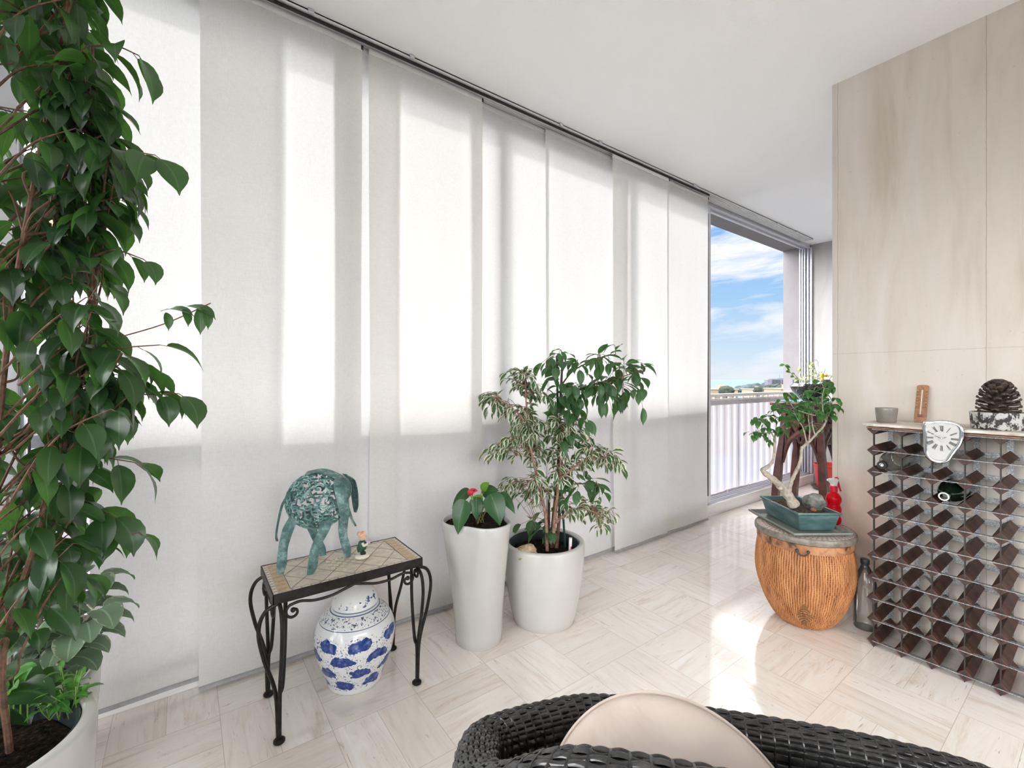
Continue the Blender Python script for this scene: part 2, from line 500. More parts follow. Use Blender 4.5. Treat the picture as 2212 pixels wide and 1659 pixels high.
struct(MB().b2((-1.678, -2.52, .05), (-1.672, 1.72, 2.33)).build('pane', M['pane'], w3, smooth=False))
# unseen wide glazed bay added behind the camera to let in fill light
wb = MB()
wb.b2((-1.6, -2.75, 2.35), (XW, -2.6, 2.5)); wb.b2((-1.6, -2.75, 0), (-1.45, -2.6, 2.35)); wb.b2((XW-.15, -2.75, 0), (XW, -2.6, 2.35))
struct(wb.build('wall_back', M['plaster'], smooth=False))
wf = MB()
for x in (-1.45, -.13, 1.19, 2.32):
    wf.b2((x, -2.70, .0), (x+.05, -2.65, 2.35))
wf.b2((-1.45, -2.70, 2.30), (2.37, -2.65, 2.35)); wf.b2((-1.45, -2.70, 0), (2.37, -2.65, .05))
w2 = struct(wf.build('fill_window_back', M['alu'], smooth=False))
struct(MB().b2((-1.42, -2.68, .05), (2.34, -2.674, 2.30)).build('pane', M['pane'], w2, smooth=False))

# ---- sliding window along the left: fixed frame, closed panes behind the curtain, open at the right end
fr = MB()
fr.b2((-1.6, 1.94, 2.462), (5.30, 1.975, 2.5)); fr.b2((-1.6, 1.975, 2.445), (5.30, 1.992, 2.5)); fr.b2((-1.6, 1.992, 2.466), (5.30, 2.03, 2.5))
for (y0, y1, x0) in ((1.925, 1.943, 5.305), (1.949, 1.966, 5.285), (1.972, 1.985, 5.265), (1.991, 2.004, 5.255), (2.01, 2.024, 5.25)):
    fr.b2((x0, y0, .095), (5.335, y1, 2.47))
fr.b2((5.31, 1.94, .095), (5.335, 2.02, 2.47))
for y0 in (1.948, 1.975, 2.002): fr.b2((-1.6, y0, .095), (5.30, y0+.008, .11))
win = struct(fr.build('window_1', M['alugrey'], smooth=False, bevel=.0015), 'grey aluminium sliding window frame with the right end standing open')
def sash(x0, x1, y, name='sash'):
    m = MB(); w = .052
    m.b2((x0, y-.012, .10), (x0+w, y+.012, 2.45)); m.b2((x1-w, y-.012, .10), (x1, y+.012, 2.45))
    m.b2((x0+w, y-.012, .10), (x1-w, y+.012, .155)); m.b2((x0+w, y-.012, 2.395), (x1-w, y+.012, 2.45))
    s_ = m.build(name, M['alu'], win, smooth=False, bevel=.002)
    MB().b2((x0+w, y-.003, .155), (x1-w, y+.003, 2.395)).build('pane', M['pane'], s_, smooth=False)
    return s_
sash(2.27, 3.385, 1.952); sash(1.30, 2.33, 1.979); sash(.50, 1.36, 2.006); sash(-.46, .55, 1.979); sash(-1.45, -.40, 2.006)
MB().b2((3.325, 1.932, .16), (3.338, 1.941, 2.39)).build('gasket', M['blackgap'], win, smooth=False)

sl = MB()
sl.b2((-1.6, 1.918, 0), (5.33, 2.03, .088)); sl.b2((-1.6, 1.9135, .066), (5.33, 1.93, .092))
struct(sl.build('trim_1', M['marble'], smooth=False, bevel=.004), 'white veined marble door sill')
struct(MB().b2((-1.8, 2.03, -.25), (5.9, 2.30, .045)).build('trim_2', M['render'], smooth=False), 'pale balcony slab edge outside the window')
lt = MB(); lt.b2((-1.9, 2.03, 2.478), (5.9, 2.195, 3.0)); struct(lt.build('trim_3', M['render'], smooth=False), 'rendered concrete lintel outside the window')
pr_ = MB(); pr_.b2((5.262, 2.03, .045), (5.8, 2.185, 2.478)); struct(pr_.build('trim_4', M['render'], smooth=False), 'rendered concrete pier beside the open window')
struct(MB().b2((-2.0, 2.03, .045), (-1.5, 2.185, 2.478)).build('trim_5', M['render'], smooth=False))

# ---- curtain track on the ceiling
tk = thing('curtain_track', 'white five lane curtain track screwed along the ceiling above the linen panels', 'curtain track', (1.8, 1.87, 2.47))
m = MB()
for i in range(6):
    y = 1.838+i*.0165
    m.b2((-1.2, y, 2.4845), (5.10, y+.0055, 2.497))
m.b2((-1.2, 1.838, 2.492), (5.10, 1.926, 2.4995))
m.build('rail', M['track'], tk, smooth=False)
MB().b2((-1.2, 1.849, 2.4715), (3.21, 1.853, 2.4845)).build('lane_gap_shade', M['blackgap'], tk, smooth=False)  # black bar stands in for the shade in the track slot
for (px, py) in ((672, 20), (890, 122), (1212, 268), (1297, 307), (1503, 400), (1680, 478), (1722, 497), (1500, 398)):
    d = (P(px, py, 1)-V((0, 0, CAMH))); t = 1.834/d.y
    MB().box((d.x*t, 1.834, 2.490), (.022, .010, .016)).build('bracket', M['alugrey'], tk, smooth=False, bevel=.002)

# ---- linen panels
def panel(x0, x1, y, zb, ph, lab, amp=.004):
    t = thing('linen_curtain', lab, 'curtain', ((x0+x1)/2, y, zb), 'sheer linen curtain panels along the window')
    def f(u, v):
        z = zb+v*(2.462-zb)
        x = x0+u*(x1-x0)
        lo = (1-v)
        yy = y+amp*lo*math.sin(x*7+ph+z*.6)+.35*amp*math.sin(x*19+ph*2+z*1.1)*(.3+lo)
        xx = x+.010*lo*lo*math.sin(ph*3+z*2.4)*(1 if u > .5 else -1)*abs(u-.5)*2-.012*lo*(u-.5)
        return V((xx, yy, z))
    MB().grid(f, 40, 40).build('fabric', M['curtainw' if 'warm' in lab else 'curtain'], t, ang=180)
    MB().b2((x0, y-.004, 2.450), (x1, y+.004, 2.471)).build('header_strip', M['track'], t, smooth=False)
    MB().b2((x1-.006, y-.0055, 2.452), (x1+.003, y+.004, 2.4705)).build('end_cap', M['blackgap'], t, smooth=False, bevel=.001)
    hb = MB()
    n = 30
    lo = [f(k/(n-1), 0) for k in range(n)]
    hb.tube([q+V((0, -.002, .0085)) for q in lo], .0085, 6, flat=.45)
    hb.build('hem_bar', M['hem'], t)
    return t
panel(-.25, .30, 1.9015, .030, 1.0, 'leftmost curtain panel, partly behind the tall ficus')
panel(.478, .76, 1.8885, .012, 2.0, 'narrow strip of curtain in the gap above the mosaic table')
panel(.041, .596, 1.872, .008, 0.4, 'wide curtain panel directly behind the teal elephant')
panel(.623, 1.189, 1.872, .010, 2.6, 'warm toned curtain panel behind the tall square white planter')
panel(1.115, 1.635, 1.9035, .010, 4.0, 'curtain panel behind the left side of the variegated ficus')
panel(1.611, 2.26, 1.8885, .012, 5.1, 'curtain panel behind the right side of the variegated ficus')
panel(2.128, 2.705, 1.856, .008, 1.7, 'second curtain panel from the open window, right of the round white planter', .003)
panel(2.683, 3.228, 1.872, .008, 3.1, 'rightmost curtain panel beside the open window', .003)
for x in (.610, 1.600, 2.118):
    pass

# ---- railing and its cloth, outside
RY = 2.075
rl = thing('balcony_railing', 'white metal balcony railing outside the open window', 'railing', (2, RY, .045))
m = MB(); m.b2((-1.5, RY-.022, .93), (5.262, RY+.022, .957)); m.b2((-1.5, RY-.010, .902), (5.262, RY+.010, .914))
m.build('top_rail', M['railwhite'], rl, smooth=False, bevel=.003)
MB().b2((-1.5, RY-.008, .060), (5.262, RY+.008, .075)).build('bottom_rail', M['railwhite'], rl, smooth=False)
bz = []
x = -1.44; i = 0
while x < 5.25:
    w = .018 if i % 8 == 5 else .0075
    MB().b2((x-w, RY+.0, .10 if w < .01 else .045), (x+w, RY+.014, .93)).build('baluster', M['railwhite'], rl, smooth=False)
    x += .122; i += 1
sc = thing('privacy_screen', 'lavender white cloth screen tied along the balcony railing', 'screen', (2, RY-.015, .1))
def fs(u, v):
    x = -1.5+u*6.76; z = .075+v*.827-.012*abs(math.sin(x*2.4))*(1-v)
    return V((x, RY-.016+.0035*math.sin(x*51)+.002*math.sin(x*23+z*5), z))
MB().grid(fs, 500, 8).build('cloth', M['screen'], sc, ang=180)
m = MB()
for v0, v1 in ((0, .045), (.95, 1.0)):
    m.grid(lambda u, v: fs(u, v0+v*(v1-v0))+V((0, -.003, 0)), 500, 2)
m.build('hem', simple('screen_hem', (.62, .61, .66), .8), sc, ang=180)
for x in (3.85, 4.22, 4.62, 5.0):
    MB().tube([(x, RY-.022, .115), (x, RY-.02, .092), (x+.004, RY-.01, .082)], .006, 6).build('tie', M['railwhite'], sc)

# ---- what lies beyond
def m_sea():
    k = NT('sea_water'); p = k.pos()
    n = k.noise(k.map(p, (.01, .01, .01)), 1, 3, .5)
    c = k.ramp(n, [(.3, (.075, .105, .115)), (.7, (.09, .12, .13))])
    nd = k.pbr(c, 1.0); nd.inputs['Specular IOR Level'].default_value = 0; return k.done(nd)
g = MB().b2((-30000, 60, -27), (60000, 50000, -26))
o = g.build('sea', m_sea(), smooth=False); tag(o, 'calm blue green sea on the horizon', 'sea', kind='stuff')
def dirp(px, dist, z):
    d = FWD+RGT*((px-CX)/FPX); d = d*dist
    return V((d.x, d.y, z))
def zat(py, dist): return CAMH+(HY-py)*dist/FPX
M['head'] = simple('hazed_hill_trees', (.022, .034, .042), .95, var=.35, scale=.08)  # bluish distance haze mixed into the tree colour
D = 900.
hd = MB()
for i, (px, py) in enumerate([(1590, 838), (1600, 834), (1612, 831), (1622, 829), (1632, 828), (1643, 829), (1655, 827), (1668, 826), (1680, 826), (1693, 825), (1706, 825), (1720, 826)]):
    for k in range(3):
        c = dirp(px+k*4-4, D+random.uniform(-40, 60), 0); top = zat(py+random.uniform(-1, 1.6), D)
        hd.ball((c.x, c.y, (top-25.9)/2), (7+random.random()*4, 9, (top+25.9)/2), 12, 8, fn=lambda q, u, v: V((q.x, q.y, q.z*(1+.18*noise.noise(q*.25)) if q.z > 0 else q.z)))
o = hd.build('wooded_headland', M['head']); tag(o, 'dark wooded headland in front of the sea horizon', 'headland', kind='stuff')
M['fort'] = simple('fort_stone', (.085, .085, .11), .95, var=.15, scale=.3)
f = thing('hilltop_building', 'grey blocky building on top of the distant headland', 'building', dirp(1675, D-60, -20))
Rz = Matrix.Rotation(ANG-PI/2, 3, 'Z')
for (a, b, top, nm) in ((1655, 1694, 820.5, 'wall'), (1664, 1682, 818, 'tower'), (1684, 1712, 817, 'wing')):
    c = dirp((a+b)/2, D-60, 0); h = zat(top, D-60)
    MB().box((c.x, c.y, (h-10)/2), ((b-a)*(D-60)/FPX, 12, h+10), Rz).build(nm, M['fort'], f, smooth=False)
c = dirp(1684, D-60, 0); MB().box((c.x, c.y, zat(816, D-60)), (.5, .5, 12), Rz).build('mast', M['fort'], f, smooth=False)
M['tan'] = simple('tan_plaster', (.17, .135, .085), .9, var=.06, scale=.2)
M['darkwin'] = simple('dark_window', (.05, .055, .07), .3)
def block(px0, px1, top, dist, lab):
    c = dirp((px0+px1)/2, dist, 0); h = zat(top, dist); w = (px1-px0)*dist/FPX
    t = thing('apartment_block', lab, 'building', (c.x, c.y, -26))
    MB().box((c.x, c.y, (h-26)/2), (w, 9, h+26), Rz).build('wall', M['tan'], t, smooth=False)
    MB().box((c.x, c.y, h+.12), (w+.5, 9.5, .24), Rz).build('cornice', simple('pale_cornice', (.22, .19, .14), .9), t, smooth=False)
    q = c+Rz @ V((w*.2, 2, h+.8)); MB().box((q.x, q.y, h+.7), (w*.22, 2.5, 1.4), Rz).build('roof_hut', M['tan'], t, smooth=False)
    n = max(2, int(w/3))
    for i in range(n):
        q = Rz @ V((-w/2+(i+.5)*w/n, -4.52, 0))
        MB().box((c.x+q.x, c.y+q.y, h-2.2), (1.0, .1, 1.3), Rz).build('window', M['darkwin'], t, smooth=False)
block(1522, 1581, 841, 170, 'tan apartment block with flat roof at the left of the sea view')
block(1614, 1657, 841, 190, 'tan apartment block with flat roof in the middle of the sea view')
block(1668, 1725, 840, 140, 'tan apartment block with flat roof nearest the window pier')
M['farleaf'] = simple('roof_tree_leaves', (.012, .02, .012), .95, var=.5, scale=1.5)
for (px, py, r, dd, lab) in ((1569, 837, 2.0, 160, 'dark tree crown on the left roof in the sea view'), (1672, 835, 3.0, 165, 'dark pine crown beside the window pier'),
                         (1640, 836, 1.6, 180, 'dark tree crown above the middle tan block'), (1690, 837, 2.6, 150, 'bushy dark crown in front of the headland')):
    c = dirp(px, dd, 0); h = zat(py, dd)
    t = thing('distant_tree', lab, 'tree', (c.x, c.y, -26), 'trees beyond the balcony')
    MB().ball((c.x, c.y, h-r*.7), (r*1.3, r*1.3, r), 16, 10, fn=lambda q, u, v: q*(1+.35*noise.noise(q*1.1))).build('crown', M['farleaf'], t)
    MB().tube([(c.x, c.y, -26), (c.x, c.y, h-r)], .25, 6).build('trunk', M['bark'], t)
# neighbour's house across the street, behind the tall ficus
nb = thing('neighbour_house', 'white house with orange tiled roof outside behind the tall ficus', 'building', (-5, 15, -26))
c = dirp(-40, 16, 0)
MB().b2((c.x-7, c.y, -26), (c.x+3.2, c.y+8, 5.6)).build('wall', simple('neighbour_wall', (.6, .6, .66), .9, var=.03, scale=.5), nb, smooth=False)
MB().prism([V((c.x-7.5, c.y-.6, 5.6)), V((c.x+3.7, c.y-.6, 5.6)), V((c.x+3.7, c.y+8.5, 5.6)), V((c.x-7.5, c.y+8.5, 5.6))],
           [V((c.x-4, c.y+3.5, 8.6)), V((c.x+1, c.y+3.5, 8.6)), V((c.x+1, c.y+4.5, 8.6)), V((c.x-4, c.y+4.5, 8.6))]).build('roof', simple('orange_tiles', (.62, .24, .10), .85, var=.25, scale=3), nb, smooth=False)
for (dx, z) in ((-1.6, 2.6), (.6, 2.6), (-1.6, -.9), (.6, -.9)):
    w_ = MB().b2((c.x+dx, c.y-.06, z), (c.x+dx+1.1, c.y+.02, z+1.7)).build('window', M['darkwin'], nb, smooth=False)
    MB().b2((c.x+dx-.5, c.y-.10, z), (c.x+dx, c.y-.03, z+1.7)).build('shutter', simple('orange_shutter', (.70, .30, .16), .7), w_, smooth=False)

# ------------------------------------------------------------------ light: sky and sun
w = bpy.data.worlds.new('sky'); scene.world = w; w.use_nodes = True
nt = w.node_tree; nt.nodes.clear()
class WT(NT):
    def __init__(s, t): s.t = t
k = WT(nt)
dirv = k.n('TexCoord').outputs['Generated']
x, y, z = k.sep(dirv)
el = k.math('MAXIMUM', z, 0.0)
base = k.ramp(el, [(0.0, (.95, 1.06, 1.14)), (.06, (.78, .97, 1.18)), (.16, (.48, .78, 1.15)), (.32, (.27, .58, 1.08)), (.5, HIGH), (1, HIGH)])  # sky above the view is raised to light curtain and room
hz = k.math('ADD', el, .10)
# clouds drawn out along the horizon
cv = k.comb(k.math('DIVIDE', x, hz), k.math('DIVIDE', y, hz), 0.0)
ax = k.math('ADD', k.math('MULTIPLY', x, RGT.x), k.math('MULTIPLY', y, RGT.y))
ay = k.math('ADD', k.math('MULTIPLY', x, FWD.x), k.math('MULTIPLY', y, FWD.y))
az = k.math('ARCTAN2', ax, ay)
pl = k.comb(k.math('MULTIPLY', az, 3.2), k.math('MULTIPLY', k.math('ADD', z, k.math('MULTIPLY', az, -.12)), 15), 1.7)
n1 = k.noise(pl, 1.1, 7, .58, .5)
n2 = k.noise(pl, 3.0, 5, .6, .6)
cl = k.math('ADD', k.math('MULTIPLY', n1, .75), k.math('MULTIPLY', n2, .25))
cm = k.ramp(cl, [(.44, (0, 0, 0)), (.58, (1, 1, 1))])
cm = k.math('MULTIPLY', cm, k.ramp(el, [(.0, (.3, .3, .3)), (.06, (.7, .7, .7)), (.2, (1, 1, 1)), (1, (.9, .9, .9))]))
col = k.mix(cm, base, (1.22, 1.23, 1.25))
below = k.math('LESS_THAN', z, -.004)
col = k.mix(below, col, (.50, .52, .53))
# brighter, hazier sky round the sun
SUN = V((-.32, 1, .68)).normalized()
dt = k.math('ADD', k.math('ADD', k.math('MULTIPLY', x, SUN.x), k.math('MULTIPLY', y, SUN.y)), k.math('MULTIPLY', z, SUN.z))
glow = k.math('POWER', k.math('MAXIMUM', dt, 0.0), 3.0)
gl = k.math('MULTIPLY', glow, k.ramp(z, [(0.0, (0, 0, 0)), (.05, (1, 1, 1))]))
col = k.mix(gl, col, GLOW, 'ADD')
# extra sky brightness added left of the open window to light the curtain
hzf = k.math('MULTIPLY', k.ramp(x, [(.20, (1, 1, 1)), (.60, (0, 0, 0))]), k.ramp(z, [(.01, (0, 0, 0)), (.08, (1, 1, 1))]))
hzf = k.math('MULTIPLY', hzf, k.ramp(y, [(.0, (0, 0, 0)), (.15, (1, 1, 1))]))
col = k.mix(hzf, col, FRONT_FILL, 'ADD')
# unseen sky behind and left, brightened as fill light for the room
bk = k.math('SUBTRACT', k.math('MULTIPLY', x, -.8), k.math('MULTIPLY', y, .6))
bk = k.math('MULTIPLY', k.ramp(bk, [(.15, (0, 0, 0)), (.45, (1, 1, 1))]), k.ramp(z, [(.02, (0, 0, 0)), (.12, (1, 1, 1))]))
col = k.mix(bk, col, BACK_FILL, 'ADD')
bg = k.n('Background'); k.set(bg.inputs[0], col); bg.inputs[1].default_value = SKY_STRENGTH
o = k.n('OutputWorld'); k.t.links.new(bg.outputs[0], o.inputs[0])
sl_ = bpy.data.lights.new('sun', 'SUN'); sl_.energy = SUN_STRENGTH; sl_.angle = math.radians(1.6); sl_.color = (1, .965, .91)
so = bpy.data.objects.new('sun', sl_); COL.objects.link(so)
so.rotation_euler = SUN.to_track_quat('Z', 'Y').to_euler(); so.location = SUN*30
scene.view_settings.view_transform = 'Standard'; scene.view_settings.look = 'None'
scene.view_settings.gamma = 1; scene.view_settings.use_curve_mapping = False
scene.view_settings.exposure = EXPOSURE
cy = scene.cycles
cy.max_bounces = 14; cy.diffuse_bounces = 7; cy.glossy_bounces = 5; cy.transmission_bounces = 10; cy.transparent_max_bounces = 16
cy.sample_clamp_indirect = 8; cy.caustics_reflective = False; cy.caustics_refractive = False
cy.use_denoising = True
# ================================================================== plants
CAMP = V((0, 0, CAMH))
def rv(s): return V((random.uniform(-s, s), random.uniform(-s, s), random.uniform(-s, s)))
def spray(st, lf, p0, p1, n, L, W, kind=0, droop=.8, sag=.02, r=.0014, start=.25, fold=.28, hang=.35, jit=.5):
    """a twig with alternate leaves"""
    p0 = V(p0); p1 = V(p1); ln = (p1-p0).length
    mid = (p0+p1)/2+V((0, 0, sag))+rv(ln*.06)
    pts = spl([p0, mid, p1], 5)
    st.tube(pts, [lerp(r*1.5, r*.7, i/(len(pts)-1)) for i in range(len(pts))], 5)
    N = len(pts)-1
    for i in range(n):
        s = start+(1-start)*(i+.5*random.random())/max(1, n-1) if n > 1 else 1
        s = min(1, s); a = s*N; k0 = min(int(a), N-1)
        q = pts[k0].lerp(pts[k0+1], a-k0)
        d = (pts[k0+1]-pts[k0]).normalized()
        sd = d.cross(V((0, 0, 1))); sd = sd.normalized() if sd.length > .01 else V((1, 0, 0))
        o = 1 if i % 2 else -1
        if i == n-1: ld = d+rv(.25)
        else: ld = d*.55+sd*o*.8+rv(jit)
        ld = ld.normalized()+V((0, 0, -hang))
        ld.normalize()
        l = L*random.uniform(.72, 1.15); pet = l*.16
        up = V((0, 0, 1))+rv(.55)
        q2 = q+ld*pet
        st.tube([q, q2], .0007 if L < .06 else .0009, 4, caps=False)
        lf.leaf(q2, ld, up, l, W*l/L*random.uniform(.85, 1.1), droop*random.uniform(.5, 1.3), fold*random.uniform(.3, 1.3), kind, twist=random.uniform(-.5, .5))
def soil_disc(r, z, c, parent, name='soil'):
    m = MB()
    m.lathe([(r, z-.03), (r, z), (r*.8, z+.004), (r*.4, z+.008), (0, z+.009)], c, 40, fn=lambda q, a, rr, zz: q+V((0, 0, .010*noise.noise(q*28))) if rr > 0 else q)
    return m.build(name, M['soil'], parent)
def round_pot(c, r, h, parent):
    c = V(c); rb = r*.76
    pr = [(0, 0), (rb*.97, 0), (rb, .004)]
    for i in range(1, 13):
        s = i/12; pr.append((rb+(r-rb)*math.sin(s*PI/2)**.9, .004+(h-.012)*s))
    pr += [(r-.003, h-.003), (r-.008, h), (r-.020, h-.001), (r-.024, h-.006), (r-.026, h-.04)]
    MB().lathe(pr, c, 72, cap=False).build('pot', M['potw'], parent)
    MB().lathe([(r-.0255, h-.012), (r-.029, h-.008), (r-.033, h-.014), (r-.040, h-.10), (0, h-.10)], c, 60, cap=False).build('insert', M['potin'], parent)

# ---- tall ficus in the front left pot
FC = V((-.327, 1.259, 0))
fi = thing('tall_ficus', 'tall dark green weeping ficus in a white round planter at the left edge', 'plant', FC)
round_pot(FC, .18, .40, fi); soil_disc(.140, .345, FC, fi)
st = MB(); lf = MB()
stems = []
for (dx, dy, lean, hh, r) in ((-.02, .01, .02, 2.35, .008), (.03, -.02, .10, 2.1, .007), (.0, -.05, .05, 2.2, .006), (-.05, .04, -.06, 2.2, .006), (.05, .03, .12, 1.6, .006)):
    pts = [FC+V((dx, dy, .34))]
    for i in range(1, 7):
        s = i/6; pts.append(FC+V((dx+lean*s+.03*math.sin(s*5+dx*90), dy+lean*.3*s+.03*math.cos(s*4+dy*90), .34+(hh-.34)*s)))
    pts = spl(pts, 4); stems.append(pts)
    st.tube(pts, [lerp(r, r*.35, i/(len(pts)-1)) for i in range(len(pts))], 7)
def from_stem(tgt, drop=.22):
    """where a branch for this target leaves one of the stems"""
    best = None
    for s_ in random.sample(stems, 3):
        for q in s_[3:]:
            e = abs(q.z-(tgt.z-drop))+random.random()*.08+.3*(V((q.x, q.y, 0))-V((tgt.x, tgt.y, 0))).length
            if best is None or e < best[0]: best = (e, q)
    return best[1]
EDGE = [(-200, 285), (0, 275), (60, 265), (130, 235), (200, 262), (250, 250), (300, 255), (350, 322), (420, 312), (480, 280), (520, 205), (560, 255), (620, 262), (680, 230), (760, 275),
        (800, 320), (860, 345), (900, 295), (950, 225), (1000, 235), (1040, 262), (1075, 210), (1110, 200), (1150, 232), (1200, 268), (1260, 258), (1300, 225)]
def edge(y):
    for (a, b), (c, d) in zip(EDGE, EDGE[1:]):
        if a <= y <= c: return lerp(b, d, (y-a)/(c-a))
    return 200
cnt = 0; tries = 0
while cnt < 185 and tries < 3000:
    tries += 1
    y = random.uniform(-190, 1265); ex = edge(y+25)-38
    x = random.uniform(-260, ex) if random.random() < .60 else random.uniform(ex-90, ex)
    if y > 860:     # sparser below: the window shows between the sprays
        if random.random() < .50: continue
        if 150 > x > 40 and random.random() < .55: continue
    elif 300 < y < 800 and 110 < x < 175 and random.random() < .35: continue
    t = random.uniform(.86, 1.34) if x < ex-100 else random.uniform(.88, 1.12)
    tg = P(x, y, t)
    if tg.z > 2.42 or tg.y > 1.72: continue
    b = from_stem(tg, random.uniform(.12, .28))
    hd_ = tg-b; L_ = hd_.length
    p0 = tg-hd_.normalized()*min(L_, random.uniform(.16, .24))-V((0, 0, .0))
    if L_ > .24:
        st.tube(spl([b, b.lerp(p0, .5)+V((0, 0, .03*L_))+rv(.02), p0], 4), [.0026]*3+[.0021]*3+[.0017]*3, 5)
    spray(st, lf, p0, tg, random.randint(5, 8), .084, .040, 0, .9, .02, .0017, .15, hang=.95)
    cnt += 1
for (a, b_, n, L) in (((235, 735, .95), (455, 655, .93), 0, .085), ((95, 900, 1.0), (385, 850, .97), 6, .075), ((190, 780, .98), (345, 745, .96), 4, .085),
                      ((200, 100, .93), (300, 120, .92), 4, .10), ((215, 330, .95), (335, 335, .93), 5, .085), ((200, 555, .95), (310, 560, .93), 4, .075),
                      ((130, 1010, 1.0), (300, 1000, .96), 6, .082), ((110, 1110, 1.0), (240, 1110, .97), 5, .085), ((150, 1190, 1.0), (300, 1150, .97), 6, .07),
                      ((-20, 1110, 1.02), (180, 930, 1.0), 6, .085), ((-30, 1190, 1.02), (150, 1065, 1.0), 5, .085), ((180, 830, .98), (345, 850, .96), 6, .075)):
    A = P(*a); B = P(*b_)
    bb = from_stem(A, .15)
    st.tube(spl([bb, bb.lerp(A, .5)+V((0, 0, .02)), A], 4), .0026, 5)
    if n: spray(st, lf, A, B, n, L, L*.54, 0, .8, .01, .0016, .2, hang=.5)
    else:
        st.tube(spl([A, A.lerp(B, .55)+V((0, 0, -.008)), B], 5), .0013, 5)
E_ = P(350, 672, .93)
for (px, py, t, dx, dy, L) in ((347, 673, .93, 1, .35, .075), (402, 662, .93, 1, .06, .072), (395, 668, .93, .8, -.9, .04), (428, 668, .93, .5, -1.3, .055), (440, 668, .925, .9, -1.3, .045), (358, 675, .93, .5, -.9, .04)):
    lf.leaf(P(px, py, t), RGT*dx+V((0, 0, dy)), V((0, 0, 1))-FWD*.4, L, L*.42, .7, .2, 0)
st.build('stem', M['bark'], fi); lf.build('foliage', M['ficus'], fi, ang=180)
# seedlings and dark leaves at its foot
m = MB(); w_ = MB()
for (px, py, n, h) in ((150, 1560, 5, .115), (128, 1575, 5, .10), (168, 1555, 4, .09), (108, 1560, 3, .08)):
    b = P(px, py, .955); b.z = .352
    for i in range(n):
        d = V((random.uniform(-1, 1), random.uniform(-1, 1), 2.2)).normalized(); e = b+d*h*random.uniform(.6, 1.05)
        pp = spl([b, b.lerp(e, .55)+rv(.006), e], 4); w_.tube(pp, .0011, 5)
        for j in range(4):
            q = pp[4+j]; ld = V((random.uniform(-1, 1), random.uniform(-1, 1), random.uniform(-.1, .6)))
            m.leaf(q, ld, V((0, 0, 1))+rv(.4), random.uniform(.022, .036), random.uniform(.011, .018), .6, .2, 4 if random.random() < .5 else 3)
for (px, py, t, dx, dz, L) in ((20, 1500, .93, .5, .8, .05), (45, 1480, .95, -.3, .7, .05), (60, 1490, .95, .8, .4, .045), (30, 1470, .95, .2, .9, .05), (15, 1490, .95, -.6, .5, .05)):
    b = P(px, py, t)
    w_.tube([V((b.x, b.y, .35)), b], .0015, 5)
    m.leaf(b, RGT*dx+V((0, 0, dz))+rv(.3), V((0, 0, 1))-FWD*.3, L, L*.6, .8, .2, 1)
w_.build('seedling_stem', simple('green_stem', (.16, .30, .06), .6), fi); m.build('seedling_foliage', M['weed'], fi, ang=180)
m = MB()
for (px, py, t, dx, dz, L) in ((10, 1505, .93, 1, .5, .12), (-20, 1470, .98, 1, .45, .13), (-30, 1520, .95, .9, .1, .12), (60, 1480, 1.0, .8, .5, .10)):
    b = P(px, py, t); b.z = max(b.z, .36); m.leaf(b, RGT*dx+V((0, 0, dz)), V((0, 0, 1))-FWD*.5, L, L*.5, .9, .25, 0)
m.build('low_foliage', M['ficus'], fi, ang=180)

# ---- felt leaved plant in the pot behind it
SC = V((-.358, 1.663, 0))
fp = thing('felt_leaf_plant', 'grey green felt leaved plant in a smaller white planter behind the tall ficus', 'plant', SC)
round_pot(SC, .17, .30, fp); soil_disc(.132, .262, SC, fp)
st = MB(); lf = MB()
for (dx, dy, hh, lx, ly) in ((.05, -.02, .66, .03, -.03), (.07, .02, .54, .08, -.02), (.0, .0, .80, .00, -.02), (-.05, .03, .74, -.05, -.02), (.08, -.05, .50, .09, -.08)):
    pts = spl([SC+V((dx, dy, .265)), SC+V((dx+lx*.3, dy+ly*.3, .265+(hh-.265)*.5)), SC+V((dx+lx, dy+ly, hh))], 8)
    st.tube(pts, [lerp(.008, .003, i/16) for i in range(17)], 7)
    for i in range(5, 17):
        for o in (0, PI):
            a = i*1.7+o; d = V((math.cos(a), math.sin(a), .25))
            q = pts[i]; st.tube([q, q+d*.028], .002, 5, caps=False)
            L = random.uniform(.060, .095); lf.leaf(q+d*.028, d, V((0, 0, 1)), L, L*.75, 1.0, .2, 1)
st.build('stem', M['barkg'], fp); lf.build('foliage', M['felt'], fp, ang=180)
MB().tube([SC+V((.03, .02, .26)), SC+V((.03, .02, 1.02))], .0032, 6).build('support_stake', M['stakeb'], fp)

# ---- round white planter with a green and a variegated ficus
RC = V((1.315, 1.553, 0))
rp = thing('variegated_ficus', 'cream edged variegated ficus with a green ficus in the round white planter', 'plant', RC)
round_pot(RC, .183, .354, rp); soil_disc(.143, .302, RC, rp)
st = MB(); sg = MB(); lv = MB(); lg = MB()
def Q(px, py, dt=0): return P(px, py, 2.035+dt)
def br(mb, pts, r0, r1):
    pts = spl([Q(*p) for p in pts], 6)
    mb.tube(pts, [lerp(r0, r1, i/(len(pts)-1)) for i in range(len(pts))], 7); return pts
tr = [br(sg, [(1190, 1200, .02), (1196, 1120), (1204, 1040, .02), (1208, 960, .01), (1210, 880, .01), (1214, 800), (1216, 765)], .011, .004),
      br(sg, [(1182, 1200, .05), (1185, 1130, .05), (1186, 1060, .04)], .009, .006),
      br(sg, [(1200, 1200, 0), (1207, 1130, .03), (1211, 1060, .05), (1213, 980, .05)], .009, .006)]
v1 = br(st, [(1182, 1190, -.03), (1178, 1110, -.04), (1160, 1030, -.05), (1149, 980, -.05), (1145, 940, -.04), (1140, 900, -.03)], .008, .003)
v2 = br(st, [(1196, 1150, -.04), (1203, 1080, -.06), (1210, 1030, -.06), (1212, 960, -.05), (1214, 920, -.04)], .008, .003)
